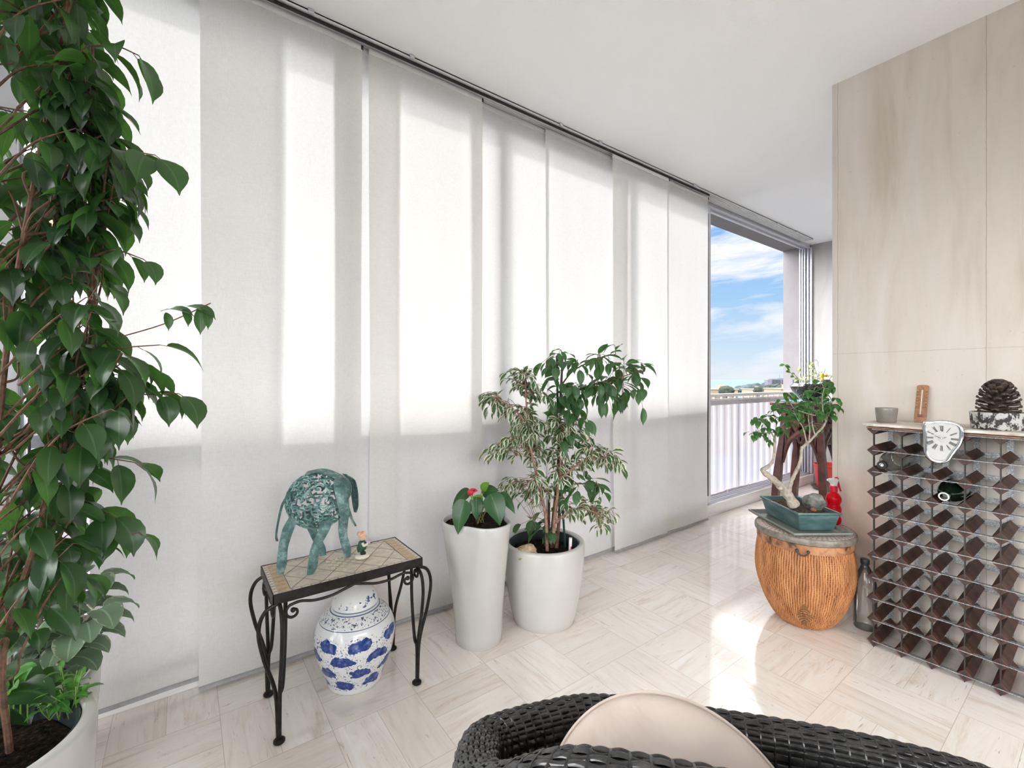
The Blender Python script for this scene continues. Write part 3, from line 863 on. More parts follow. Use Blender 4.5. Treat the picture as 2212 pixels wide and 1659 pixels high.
v3 = br(st, [(1211, 1034, -.06), (1240, 1010, -.08), (1275, 990, -.08), (1310, 990, -.07)], .005, .002)
v4 = br(st, [(1148, 975, -.05), (1130, 910, -.06), (1105, 880, -.06), (1075, 860, -.05)], .005, .002)
v5 = br(st, [(1140, 905, -.03), (1136, 860, -.03), (1135, 820, -.02)], .004, .002)
v6 = br(st, [(1196, 1135, -.05), (1225, 1110, -.09), (1260, 1100, -.1), (1290, 1108, -.1)], .004, .002)
g1 = br(sg, [(1212, 870, .01), (1245, 845, .0), (1290, 828, -.02), (1340, 815, -.03), (1385, 800, -.03)], .004, .0018)
g2 = br(sg, [(1214, 830, .01), (1240, 800, .02), (1290, 775, .02), (1330, 765, .0)], .004, .0016)
g3 = br(sg, [(1207, 1050, .03), (1250, 1045, .0), (1290, 1050, -.02)], .003, .0015)
allv = [q for c in (v1, v2, v3, v4, v5, v6) for q in c]; allg = [q for c in tr+[g1, g2, g3] for q in c]
def cluster(stm, lfm, src, px, py, rad, n, L, W, kind, dep=.11, leaves=(4, 6), **kw):
    for i in range(n):
        a = random.uniform(0, 2*PI); rr = rad*math.sqrt(random.random())
        tg = Q(px+rr*math.cos(a), py+rr*math.sin(a), random.uniform(-dep, dep))
        if tg.y > 1.80: tg.y = 1.80
        s_ = min(src, key=lambda q: (q-tg).length+random.random()*.03)
        d = tg-s_; l = d.length; p0 = tg-d.normalized()*min(l, L*2.0)
        if l > L*2.1: stm.tube([s_, p0], .0012, 4, caps=False)
        spray(stm, lfm, p0, tg, random.randint(*leaves), L, W, kind, r=.0010, start=.1, **kw)
for (px, py, rad, n) in ((1045, 862, 14, 4), (1062, 872, 20, 7), (1090, 884, 20, 6), (1115, 905, 25, 7), (1110, 822, 26, 8), (1140, 815, 24, 6), (1130, 850, 22, 5), (1150, 905, 32, 9), (1135, 935, 34, 12),
                         (1165, 940, 36, 12), (1055, 980, 14, 4), (1075, 972, 20, 6), (1105, 965, 24, 8), (1200, 935, 34, 11), (1230, 925, 26, 7), (1172, 978, 36, 12), (1215, 990, 34, 11), (1245, 995, 32, 10),
                         (1290, 985, 24, 7), (1318, 990, 22, 7), (1340, 1005, 14, 4), (1190, 1040, 32, 10), (1165, 1035, 22, 6), (1095, 1052, 16, 5), (1112, 1060, 20, 6), (1140, 1070, 22, 7),
                         (1240, 1080, 22, 6), (1255, 1100, 24, 8), (1285, 1108, 20, 6), (1310, 1118, 18, 6), (1292, 1138, 14, 4), (1246, 905, 22, 7), (1178, 850, 24, 6), (1275, 960, 22, 6), (1225, 1040, 22, 5)):
    cluster(st, lv, allv, px, py, rad, max(2, round(n*1.0)), .050, .024, 0, droop=.5, hang=.22)
for (px, py, rad, n) in ((1215, 765, 12, 2), (1165, 785, 18, 4), (1195, 800, 20, 5), (1250, 778, 18, 4), (1285, 775, 18, 4), (1312, 765, 22, 5), (1345, 790, 26, 6), (1390, 800, 18, 4), (1370, 825, 24, 5), (1330, 835, 30, 7),
                         (1295, 820, 28, 7), (1255, 830, 26, 6), (1215, 835, 26, 6), (1200, 870, 26, 6), (1235, 870, 24, 5), (1280, 858, 24, 5), (1318, 870, 22, 5), (1352, 862, 18, 4), (1380, 872, 10, 2), (1190, 905, 22, 5),
                         (1255, 900, 20, 4), (1268, 945, 16, 4), (1225, 885, 18, 4), (1285, 1048, 14, 3), (1305, 1075, 18, 4), (1225, 1060, 18, 4), (1242, 1055, 14, 3), (1150, 1115, 12, 2), (1160, 1145, 14, 3), (1185, 1145, 16, 4), (1130, 1138, 12, 2), (1230, 940, 20, 4)):
    cluster(sg, lg, allg, px, py, rad, max(1, round(n*.62)), .074, .038, 0, droop=.55, hang=.28, leaves=(3, 5))
# brown dead sprays hold their stalks: bare reddish twigs low on the left
for i in range(14):
    a = Q(random.uniform(1140, 1180), random.uniform(1090, 1140), random.uniform(-.08, .05)); st.tube(spl([a, a+V((-.03, .01, .06))+rv(.03), a+V((-.07, .01, .10))+rv(.04)], 3), .0009, 4)
st.build('variegated_stem', M['barkp'], rp); lv.build('variegated_foliage', M['varieg'], rp, ang=180)
sg.build('trunk', M['bark'], rp); lg.build('green_foliage', M['ficus2'], rp, ang=180)
MB().tube([Q(1222, 1195, .03), Q(1206, 960, 0), Q(1203, 768, -.01)], .0052, 8).build('support_stake', M['stake'], rp)
q = P(1231, 1185, 1.96); q.z = .30
gm = MB().tube([q, q+V((.004, 0, .085))], .0075, 10).build('water_gauge', simple('gauge_clear', (.75, .74, .74), .15), rp)
MB().tube([q+V((.001, 0, .01)), q+V((.002, -.0075, .05))], .003, 6).build('indicator', M['redfl'], gm)
# porous stone lying in the planter
c = P(1138, 1178, 1.925); c.z = .330
m = MB(); m.ball(c, (.050, .040, .038), 28, 18, fn=lambda q, u, v: q*(1+.28*noise.noise(q*38)+.22*noise.noise(q*95)))
o = m.build('porous_stone', simple('tan_porous_stone', (.62, .47, .30), .9, var=.25, scale=60, bump=.8)); tag(o, 'tan porous stone lying on the soil of the round white planter', 'stone')

# ---- tall square-topped white planter with an anthurium
TC = V((.99, 1.588, 0)); TH = .497
ap = thing('anthurium', 'anthurium with heart leaves and one red flower in a tall white planter', 'plant', TC)
def sqr(a, r, s, rot=.62):
    """outline between a circle (s=0) and a rounded triangle (s=1)"""
    b = a-rot
    p = 1+.13*s*math.cos(3*b)-.02*s*math.cos(6*b)
    return r*p
m = MB(); n = 72; rows = []
for i in range(15):
    s = i/14; rows.append((lerp(.096, .140, s**1.3), TH*s, s**1.2))
rows = [(0, 0, 0), (.094, 0, 0)]+[(r, max(z, .003), s) for r, z, s in rows]
rows += [(.137, TH+.004, 1), (.131, TH+.004, 1), (.128, TH-.004, 1), (.124, TH-.06, 1)]
vs = []
for (r, z, s) in rows:
    for k in range(n):
        a = 2*PI*k/n; rr = sqr(a, r, s); vs.append(TC+V((rr*math.cos(a), rr*math.sin(a), z)))
fs = [(i*n+k, i*n+(k+1) % n, (i+1)*n+(k+1) % n, (i+1)*n+k) for i in range(len(rows)-1) for k in range(n)]
m.add(vs, fs); m.build('pot', M['potw'], ap, ang=50)
m = MB(); vs = []
for (r, z) in ((.1245, TH-.012), (.118, TH-.008), (.112, TH-.020), (.06, TH-.014), (0.001, TH-.012)):
    for k in range(n):
        a = 2*PI*k/n; rr = sqr(a, r, 1); vs.append(TC+V((rr*math.cos(a), rr*math.sin(a), z+(.006*noise.noise(V((rr*math.cos(a), rr*math.sin(a), 0))*60) if r < .112 else 0))))
m.add(vs, [(i*n+k, i*n+(k+1) % n, (i+1)*n+(k+1) % n, (i+1)*n+k) for i in range(4) for k in range(n)]); m.build('soil', M['soil'], ap)
def A(px, py, t=1.84): return P(px, py, t)
root = TC+V((0, 0, TH-.02))
m = MB(); ml = MB(); ms = MB()
for (b, tip, W, t, light) in (((1000, 1090), (980, 1147), .074, 1.76, 0), ((1008, 1062), (974, 1088), .046, 1.83, 0), ((1029, 1080), (1028, 1118), .056, 1.77, 0), ((1064, 1076), (1087, 1126), .086, 1.76, 0),
                          ((1046, 1063), (1072, 1052), .055, 1.86, 0), ((1042, 1056), (1053, 1038), .034, 1.85, 1), ((1040, 1078), (1020, 1072), .034, 1.80, 1), ((1086, 1070), (1116, 1100), .040, 1.82, 0),
                          ((1077, 1065), (1073, 1078), .050, 1.88, 0), ((1060, 1068), (1064, 1082), .045, 1.92, 0)):
    B = A(*b, t); E = A(*tip, t-.03); d = E-B; L = d.length*1.12
    nrm = -FWD+V((0, 0, .55))
    (ml if light else m).leaf(B, d, nrm, L, W, .25, -.12, 2)
    ms.tube(spl([root+rv(.02)*1, root.lerp(B, .6)+V((0, 0, .03)), B], 5), .0018, 5)
m.build('foliage', M['anth'], ap, ang=180); ml.build('young_foliage', M['anthl'], ap, ang=180)
B = A(1017, 1063, 1.79)
ms.tube(spl([root, root.lerp(B, .6)+V((0, 0, .02)), B], 5), .0018, 5); ms.build('stem', simple('anthurium_stem', (.20, .22, .07), .5), ap)
m = MB(); m.ball(B, (.014, .011, .012), 14, 8, fn=lambda q, u, v: q*(1+.25*noise.noise(q*120)))
m.leaf(B, RGT*.6+V((0, 0, .5)), V((0, 0, 1))-FWD, .03, .026, .6, .3, 2)
fl = m.build('flower', M['redfl'], ap)
MB().tube([B, B+RGT*.018+V((0, 0, .010))], [.004, .003], 8).build('spadix', simple('dark_spadix', (.06, .02, .05), .5), fl)

# ================================================================== mosaic table
TX0, TX1, TY0, TY1, TZ = .207, .683, 1.472, 1.732, .446
tb = thing('mosaic_table', 'black wrought iron side table with a beige stone mosaic top', 'table', ((TX0+TX1)/2, (TY0+TY1)/2, 0))
MB().b2((TX0+.004, TY0+.004, TZ-.016), (TX1-.004, TY1-.004, TZ-.001)).build('tabletop', simple('cream_stone_mosaic', (.66, .59, .49), .35, var=.10, scale=45), tb, smooth=False)
m = MB()
for (a, b) in (((TX0, TY0), (TX1, TY0+.004)), ((TX0, TY1-.004), (TX1, TY1)), ((TX0, TY0), (TX0+.004, TY1)), ((TX1-.004, TY0), (TX1, TY1))):
    m.b2((*a, TZ-.030), (*b, TZ+.0005))
m.build('frame', M['iron'], tb, smooth=False, bevel=.001)
def quad(mb, pts, z, mi): mb.add([V((x, y, z)) for x, y in pts], [tuple(range(len(pts)))], mi)
mz = MB(); z1 = TZ-.0004; z2 = TZ-.0002
x0, x1, y0, y1 = TX0+.006, TX1-.006, TY0+.006, TY1-.006
n = 14
for yy0, yy1 in ((y0, y0+.008), (y1-.008, y1)):                 # long edges: slim white tiles between brown dots
    for i in range(n):
        a = lerp(x0+.045, x1-.045, i/n); b = lerp(x0+.045, x1-.045, (i+1)/n)
        quad(mz, [(a+.008, yy0+.001), (b-.001, yy0+.001), (b-.001, yy1-.001), (a+.008, yy1-.001)], z1, 0)
        quad(mz, [(a+.001, yy0+.0015), (a+.006, yy0+.0015), (a+.006, yy1-.0015), (a+.001, yy1-.0015)], z1, 1)
for (xa, sgn) in ((x0, 1), (x1, -1)):                           # short edges: square tiles, then a band of tan splinters
    for i in range(12):
        a = lerp(y0, y1, i/12); b = lerp(y0, y1, (i+1)/12)
        quad(mz, [(xa, a+.0015), (xa+sgn*.009, a+.0015), (xa+sgn*.009, b-.0045), (xa, b-.0045)][::sgn], z1, 0)
        quad(mz, [(xa, b-.004), (xa+sgn*.009, b-.004), (xa+sgn*.009, b), (xa, b)][::sgn], z1, 1)
    for i in range(15):
        a = lerp(y0, y1, i/15); b = lerp(y0, y1, (i+1)/15); j = random.uniform(-.003, .003)
        quad(mz, [(xa+sgn*.011, a+.0008), (xa+sgn*.042, a+.0008+j), (xa+sgn*.042, b-.0008+j*.3), (xa+sgn*.011, b-.0008)][::sgn], z1, 2+(i % 2))
xi0, xi1, yi0, yi1 = x0+.045, x1-.045, y0+.011, y1-.011
def line(a, b, w=.0011, mi=1):
    a = V((*a, 0)); b = V((*b, 0)); d = (b-a).normalized(); s_ = V((-d.y, d.x, 0))*w
    quad(mz, [tuple((q)[:2]) for q in (a-s_, b-s_, b+s_, a+s_)], z1, mi)
W_ = xi1-xi0; H_ = yi1-yi0
for a, b in (((0, 0), (1, 0)), ((0, 1), (1, 1)), ((0, 0), (0, 1)), ((1, 0), (1, 1))): line((xi0+a[0]*W_, yi0+a[1]*H_), (xi0+b[0]*W_, yi0+b[1]*H_))
for i in range(-1, 3):                                           # the lattice of lozenges
    for sgn in (1, -1):
        a0, a1 = i/2, i/2+.5
        lo, hi = max(a0, 0), min(a1+0, 1)
        if hi <= lo: continue
        fa = (lo-a0)/.5; fb = (hi-a0)/.5
        ya, yb = (fa, fb) if sgn > 0 else (1-fa, 1-fb)
        line((xi0+lo*W_, yi0+ya*H_), (xi0+hi*W_, yi0+yb*H_))
    a0 = i/2+.25
    for sgn in (1, -1):
        lo, hi = max(a0, 0), min(a0+.5, 1)
        if hi <= lo: continue
        fa = (lo-a0)/.5; fb = (hi-a0)/.5
        ya, yb = (fa, fb) if sgn > 0 else (1-fa, 1-fb)
        line((xi0+lo*W_, yi0+ya*H_), (xi0+hi*W_, yi0+yb*H_))
cx, cy_ = (xi0+xi1)/2, (yi0+yi1)/2
for i in range(-3, 4):
    for j in range(-2, 3):
        a, b = cx+i*.0145, cy_+j*.0165
        quad(mz, [(a-.0065, b-.0075), (a+.0065, b-.0075), (a+.0065, b+.0075), (a-.0065, b+.0075)], z2, 0 if (i+j) % 2 else 4)
for i in range(-3, 5):
    quad(mz, [(cx+(i-.5)*.0145-.0022, cy_+.038), (cx+(i-.5)*.0145+.0022, cy_+.038), (cx+(i-.5)*.0145+.0022, cy_+.0425), (cx+(i-.5)*.0145-.0022, cy_+.0425)], z2, 1)
mz.build('mosaic_inlay', [simple('white_tile', (.74, .69, .60), .3, var=.08), simple('brown_tile', (.24, .15, .10), .4, var=.2), simple('tan_tile', (.62, .45, .28), .35, var=.15, scale=90),
                          simple('orange_tan_tile', (.58, .38, .22), .35, var=.15, scale=90), simple('yellow_tile', (.62, .55, .36), .35, var=.12)], tb, smooth=False)
for (fx_, fy_, sx, sy) in ((.226, 1.482, -1, -1), (.230, 1.724, -1, 1), (.664, 1.480, 1, -1), (.670, 1.726, 1, 1)):
    m = MB(); ix, iy = -sx*.018, -sy*.018
    top = TZ-.028
    m.tube(spl([(fx_+ix, fy_+iy*.3, top), (fx_+ix*.9, fy_+iy*.3, .30), (fx_+ix*.5, fy_, .17), (fx_, fy_, .13), (fx_, fy_, .01)], 6), .0058, 8)
    m.tube(spl([(fx_-sx*.005, fy_, top), (fx_+sx*.038, fy_, .398), (fx_+sx*.054, fy_, .345), (fx_+sx*.040, fy_, .26), (fx_+sx*.010, fy_, .15), (fx_+sx*.003, fy_, .01)], 6), .0058, 8)
    m.tube(spl([(fx_, fy_-sy*.005, top), (fx_, fy_+sy*.038, .398), (fx_, fy_+sy*.052, .345), (fx_, fy_+sy*.038, .26), (fx_, fy_+sy*.010, .15), (fx_, fy_+sy*.003, .01)], 6), .0058, 8)
    lg_ = m.build('leg', M['iron'], tb)
    MB().lathe([(0, 0), (.013, 0), (.0165, .004), (.0165, .008), (.011, .013), (0, .013)], (fx_, fy_, 0), 20).build('foot', M['iron'], lg_)
def curl(c, e1, r0, a0, a1, n=26, shrink=.22):
    c = V(c); out = []
    for i in range(n):
        s = i/(n-1); a = lerp(a0, a1, s); r = r0*lerp(1, shrink, s)
        out.append(c+V(e1)*(r*math.cos(a))+V((0, 0, r*math.sin(a))))
    return out
def apron(p0, p1, r=.0045):
    p0 = V(p0); p1 = V(p1); d = (p1-p0).normalized(); Ln = (p1-p0).length; m = MB()
    for (o, dd) in ((p0, d), (p1, -d)):
        # curl hanging at the leg, a rising S towards the middle of the apron
        sp = curl(o+dd*.036+V((0, 0, -.036)), dd, .024, PI*.62, PI*.62+PI*1.95)
        s_ = spl([o+dd*.075+V((0, 0, -.012)), o+dd*.05+V((0, 0, -.009))], 4)
        arm = spl([o+dd*(Ln*.5)+V((0, 0, -.001)), o+dd*(Ln*.42)+V((0, 0, -.010)), o+dd*(Ln*.33)+V((0, 0, -.019)), o+dd*(Ln*.22)+V((0, 0, -.019)), o+dd*.055+V((0, 0, -.010)), sp[0]], 6)
        m.tube(arm[:-1]+sp, [r]*len(arm[:-1])+[lerp(r, r*.85, i/25) for i in range(26)], 8)
        m.ball(sp[-1], r*1.7, 10, 6)
    return m
apron((.228, 1.478, TZ-.030), (.664, 1.478, TZ-.030)).build('scroll_apron', M['iron'], tb)
apron((.228, 1.728, TZ-.030), (.664, 1.728, TZ-.030)).build('scroll_apron', M['iron'], tb)
for x in (.213, .677):
    apron((x, 1.484, TZ-.030), (x, 1.722, TZ-.030)).build('scroll_apron', M['iron'], tb)

# ---- openwork elephant
EC = V((.368, 1.640, 0)); ax = V((.85, -.53, 0)).normalized(); ay_ = V((.53, .85, 0))
el_ = thing('elephant_lantern', 'teal openwork metal elephant standing on the mosaic table', 'ornament', (EC.x, EC.y, TZ))
BZ = .664; RA, RB, RCz = .100, .084, .094
def E3(a, b, z): return EC+ax*a+ay_*b+V((0, 0, z))
def onb(th, ph, k=1.0):
    """th round the body axis (0 = camera side, up positive), ph along the axis"""
    c = math.cos(ph)
    return E3(RA*math.sin(ph)*k, -RB*c*math.cos(th)*k, BZ+RCz*c*math.sin(th)*k)
m = MB()
random.seed(5)
cells = []
for i in range(-5, 6):
    ph = i*.26; c = max(.2, math.cos(ph)); nn = max(6, int(round(15*c)))
    for j in range(nn):
        cells.append((ph, 2*PI*(j+(i % 2)*.5)/nn, 1 if (i+j) % 2 else -1))
def arc_on(ph, th, pts, r):
    c = max(.25, math.cos(ph))
    m.tube([onb(th+x/c, ph+y) for x, y in pts], r, 5)
for (ph, th, sg_) in cells:
    a0 = random.uniform(0, 2*PI); pts = []
    for k in range(15):                    # a comma shaped scroll
        s = k/14; a = a0+sg_*s*5.0; r = .165*(1-.72*s)
        pts.append((r*math.cos(a), r*math.sin(a)))
    arc_on(ph, th, pts, [lerp(.0030, .0044, k/14) for k in range(15)])
    pts = []
    for k in range(9):
        s = k/8; a = a0+PI*.8-sg_*s*3.6; r = .13*(1-.6*s)
        pts.append((.16*math.cos(a0+PI)+r*math.cos(a), .16*math.sin(a0+PI)+r*math.sin(a)))
    arc_on(ph, th, pts, .0032)
for ph in (-1.38, 1.32):
    m.tube([onb(2*PI*k/40, ph) for k in range(40)], .0035, 6, closed=True)
for th in (PI/2, -PI/2, 0.0, PI):
    m.tube([onb(th, -1.38+2.7*k/24) for k in range(25)], .0026, 5)
m.build('openwork_body', M['patinal'], el_)
def plate(mb, mid, widths, sidev, th=.003, curve=None):
    """a bent sheet-metal strip: centre line, half widths, width direction"""
    mid = spl(mid, 5); N = len(mid); sidev = V(sidev).normalized(); L0 = []; ws = []
    for i in range(N):
        s = i/(N-1)*(len(widths)-1); k = min(int(s), len(widths)-2); ws.append(lerp(widths[k], widths[k+1], s-k))
    vs = []
    for i in range(N):
        t_ = (mid[min(i+1, N-1)]-mid[max(i-1, 0)]).normalized(); nn = t_.cross(sidev).normalized()
        for o in (-1, -.5, 0, .5, 1):
            b = nn*(ws[i]*.45*(1-o*o)*(curve or .35))
            vs.append(mid[i]+sidev*(o*ws[i])+b+nn*th/2); vs.append(mid[i]+sidev*(o*ws[i])+b-nn*th/2)
    fs = []
    for i in range(N-1):
        for k in range(4):
            a = i*10+k*2; b = a+10
            fs += [(a, a+2, b+2, b), (a+1, b+1, b+3, a+3)]
        for k in (0, 8):
            a = i*10+k; fs.append((a, a+10, a+11, a+1))
    for i in (0, N-1):
        a = i*10; fs.append((a, a+2, a+4, a+6, a+8, a+9, a+7, a+5, a+3, a+1))
    mb.add(vs, fs)
for (a, b, fa, fb) in ((-.062, -.062, -.090, -.080), (.050, -.066, .010, -.092), (-.050, .062, -.004, .068), (.070, .058, .088, .044)):
    m = MB()
    plate(m, [E3(a*.92, b*.70, BZ-.040), E3(a*1.05-.004, b*1.08, BZ-.075), E3(lerp(a, fa, .5)-.008, lerp(b, fb, .5), BZ-.135), E3(lerp(a, fa, .85), lerp(b, fb, .85), TZ+.03), E3(fa, fb, TZ+.001)],
          [.017, .018, .0145, .015, .010], ax*.9+ay_*.35)
    m.build('leg', M['patina'], el_)
m = MB(); m.ball(E3(.085, .0, BZ+.035), (.030, .036, .044), 16, 10); 
plate(m, [E3(-.03, 0, BZ+RCz+.001), E3(.02, 0, BZ+RCz+.006), E3(.075, 0, BZ+.078), E3(.094, 0, BZ+.062)], [.030, .034, .030, .022], ay_)
m.build('head', M['patina'], el_)
for sb in (-1, 1):
    m = MB()
    plate(m, [E3(.078, sb*.044, BZ+.080), E3(.096, sb*.062, BZ+.055), E3(.106, sb*.068, BZ+.01), E3(.111, sb*.064, BZ-.035), E3(.112, sb*.060, BZ-.062)], [.010, .022, .020, .016, .006], ax*.8-ay_*.6*sb)
    m.build('ear', M['patina'], el_)
m = MB(); plate(m, [E3(.092, 0, BZ+.01), E3(.104, 0, BZ-.03), E3(.117, 0, BZ-.070), E3(.130, 0, BZ-.092)], [.014, .011, .008, .005], ay_); m.build('trunk', M['patina'], el_)
m = MB(); plate(m, [E3(-.060, -.074, BZ+.05), E3(-.082, -.080, BZ+.01), E3(-.100, -.070, BZ-.05), E3(-.108, -.066, BZ-.095), E3(-.106, -.064, BZ-.115)], [.003, .004, .003, .003, .004], ax); m.build('tail', M['patina'], el_)

# ---- little figurine
FB = V((.506, 1.590, TZ))
fg = thing('figurine', 'tiny figurine in a dark green waistcoat holding pink flowers on the mosaic table', 'figurine', FB)
MB().ball(FB+V((0, 0, .009)), (.026, .022, .010), 20, 10).build('base', simple('cream_glaze', (.78, .74, .64), .2, var=.03), fg)
Fr = RGT*.85+FWD*.35; Fr.normalize(); Fs = V((-Fr.y, Fr.x, 0))
m = MB()
for s_ in (-1, 1):
    m.tube([FB+Fs*.006*s_+V((0, 0, .014)), FB+Fs*.006*s_+V((0, 0, .036))], [.0065, .0075], 10); m.ball(FB+Fs*.006*s_+Fr*.005+V((0, 0, .019)), (.0085, .0065, .005), 10, 6)
m.build('trousers', simple('black_trousers', (.012, .016, .018), .35), fg)
m = MB(); m.tube([FB+V((0, 0, .034)), FB+V((0, 0, .044)), FB+V((0, 0, .060)), FB+V((0, 0, .066))], [.014, .0155, .0125, .006], 14); m.tube([FB-Fr*.004+V((0, 0, .030)), FB-Fr*.010+V((0, 0, .046))], [.013, .010], 10)
m.build('waistcoat', simple('green_waistcoat', (.015, .085, .045), .35), fg)
m = MB()
for s_ in (-1, 1): m.tube(spl([FB+Fs*.012*s_+V((0, 0, .060)), FB+Fs*.014*s_+Fr*.005+V((0, 0, .050)), FB+Fs*.006*s_+Fr*.017+V((0, 0, .052))], 4), .0046, 8)
m.build('sleeve', simple('cream_sleeve', (.74, .70, .58), .4), fg)
m = MB(); m.ball(FB+V((0, 0, .078)), (.0125, .0125, .0145), 16, 10)
m.ball(FB+Fr*.0125+V((0, 0, .077)), .0032, 8, 6)
for s_ in (-1, 1): m.ball(FB+Fs*.0125*s_+V((0, 0, .078)), (.003, .003, .004), 8, 6)
hdm = m.build('head', simple('porcelain_skin', (.78, .52, .38), .3), fg)
m = MB()
for k in range(12):
    a = k*2.4; m.ball(FB-Fr*.003+V((.0085*math.cos(a), .0085*math.sin(a), .087+.004*math.sin(k*1.7))), .0062, 10, 7)
m.build('hair', simple('ginger_hair', (.80, .46, .30), .4), hdm)
m = MB()
for s_ in (-1, 1): m.ball(FB+Fr*.0115+Fs*.005*s_+V((0, 0, .0805)), .0013, 8, 5)
m.build('eye', simple('figurine_eye', (.02, .02, .02), .3), hdm)
m = MB()
for k in range(7):
    a = k*2.4; m.ball(FB+Fr*.021+V((.004*math.cos(a), .004*math.sin(a), .056+.004*math.sin(a*1.3))), .0036, 8, 6)
m.build('flowers', simple('pink_flowers', (.72, .50, .70), .45), fg)

# ---- ginger jar under the table
JC = V((.497, 1.640, 0))
def m_jar():
    k = NT('blue_white_porcelain'); p = k.obj(); x, y, z = k.sep(p)
    ang = k.math('DIVIDE', k.math('ARCTAN2', y, x), 2*PI)
    row = k.math('DIVIDE', k.math('SUBTRACT', z, .020), .0475); ir = k.math('FLOOR', row); fr_ = k.math('SUBTRACT', row, ir)
    col = k.math('ADD', k.math('MULTIPLY', ang, 7.0), k.math('MULTIPLY', ir, .47)); ic = k.math('FLOOR', col); fc = k.math('SUBTRACT', col, ic)
    wn = k.n('TexWhiteNoise', noise_dimensions='2D'); k.set(wn.inputs[0], k.comb(ic, ir, 0.0))
    dx = k.math('SUBTRACT', fc, .5); dy = k.math('SUBTRACT', fr_, .5)
    n1 = k.noise(k.map(p, (34, 34, 34)), 1, 2, .5); n2 = k.noise(k.map(p, (170, 170, 170)), 1, 3, .6)
    # a sleeping-animal blot: a hump over a curve
    dyc = k.math('ADD', dy, k.math('MULTIPLY', k.math('MULTIPLY', dx, dx), 1.5))
    e = k.math('ADD', k.math('POWER', k.math('DIVIDE', dx, .36), 2), k.math('POWER', k.math('DIVIDE', k.math('SUBTRACT', dyc, .05), .42), 2))
    e = k.math('ADD', e, k.math('MULTIPLY', k.math('SUBTRACT', n1, .5), 2.6))
    inrow = k.math('MULTIPLY', k.math('GREATER_THAN', z, .020), k.math('LESS_THAN', z, .211))
    blob = k.math('MULTIPLY', k.math('LESS_THAN', e, .85), inrow)
    spr = k.math('MULTIPLY', k.math('LESS_THAN', e, 2.6), inrow)
    spr = k.math('MULTIPLY', spr, k.math('GREATER_THAN', n2, .585))
    shade = k.ramp(k.noise(k.map(p, (70, 70, 70)), 1, 3, .6), [(.35, (.012, .03, .16)), (.55, (.03, .075, .30)), (.72, (.16, .24, .46))])
    c = k.mix(spr, (.74, .76, .78), (.10, .13, .22)); c = k.mix(blob, c, shade)
    # collar of small sprigs between two fine lines, sprays on the lid
    col_ = k.math('MULTIPLY', k.math('GREATER_THAN', z, .236), k.math('LESS_THAN', z, .262))
    c = k.mix(k.math('MULTIPLY', col_, k.math('GREATER_THAN', k.noise(k.map(p, (120, 120, 120)), 1, 3, .7), .56)), c, (.07, .09, .15))
    for zz in (.232, .265, .271):
        c = k.mix(k.math('LESS_THAN', k.math('ABSOLUTE', k.math('SUBTRACT', z, zz)), .0011), c, (.10, .14, .24))
    lid = k.math('GREATER_THAN', z, .285)
    c = k.mix(k.math('MULTIPLY', lid, k.math('GREATER_THAN', k.noise(k.map(p, (26, 26, 26)), 1, 5, .7), .575)), c, (.06, .10, .24))
    return k.done(k.pbr(c, .10))
M['jar'] = m_jar()
jr = thing('ginger_jar', 'large blue and white porcelain lidded jar under the mosaic table', 'jar', JC)
pf = spl([(.088, .0, 0), (.094, .006, 0), (.104, .04, 0), (.128, .10, 0), (.138, .155, 0), (.136, .195, 0), (.120, .232, 0), (.098, .255, 0), (.080, .268, 0), (.074, .272, 0)], 5)
MB().lathe([(0, 0)]+[(q.x, q.y) for q in pf]+[(.070, .275), (0, .275)], JC, 64).build('body', M['jar'], jr)
lf_ = spl([(.079, .274, 0), (.081, .279, 0), (.079, .290, 0), (.074, .303, 0), (.060, .322, 0), (.040, .334, 0), (.020, .339, 0), (.012, .341, 0)], 4)
ld = MB().lathe([(.0, .274)]+[(q.x, q.y) for q in lf_]+[(0, .341)], JC, 64).build('lid', M['jar'], jr)
MB().lathe([(.009, .340), (.011, .344), (.017, .352), (.016, .360), (.009, .366), (0, .367)], JC, 24).build('knob', M['jar'], ld)
# ================================================================== wicker basket, bonsai, spray bottle
random.seed(23)
BC = V((2.252, .850, 0))
def m_wicker():
    k = NT('wicker'); p = k.obj(); x, y, z = k.sep(p)
    n = k.noise(k.map(p, (30, 30, 8)), 1, 4, .6)
    c = k.ramp(n, [(.3, (.27, .105, .035)), (.5, (.45, .19, .07)), (.7, (.58, .28, .115))])
    d = k.noise(k.map(p, (4, 4, 4)), 1, 3, .5)
    c = k.mix(k.math('MULTIPLY', d, .35), c, (.40, .17, .06))
    return k.done(k.pbr(c, .6))
M['wicker'] = m_wicker()
bk = thing('wicker_basket', 'round orange brown wicker basket with a lid, beside the wall corner', 'basket', BC)
bprof = spl([(.085, .002, 0), (.102, .008, 0), (.125, .035, 0), (.156, .095, 0), (.180, .170, 0), (.189, .235, 0), (.187, .295, 0), (.180, .345, 0), (.176, .362, 0)], 10)
bl = [0]
for a, b in zip(bprof, bprof[1:]): bl.append(bl[-1]+(b-a).length)
def bp(s):
    d = s*bl[-1]
    for i in range(len(bl)-1):
        if d <= bl[i+1] or i == len(bl)-2:
            f = (d-bl[i])/(bl[i+1]-bl[i]); q = bprof[i].lerp(bprof[i+1], f)
            t = (bprof[i+1]-bprof[i]).normalized(); return q.x, q.y, V((t.y, -t.x, 0))
m = MB()
NR = 120
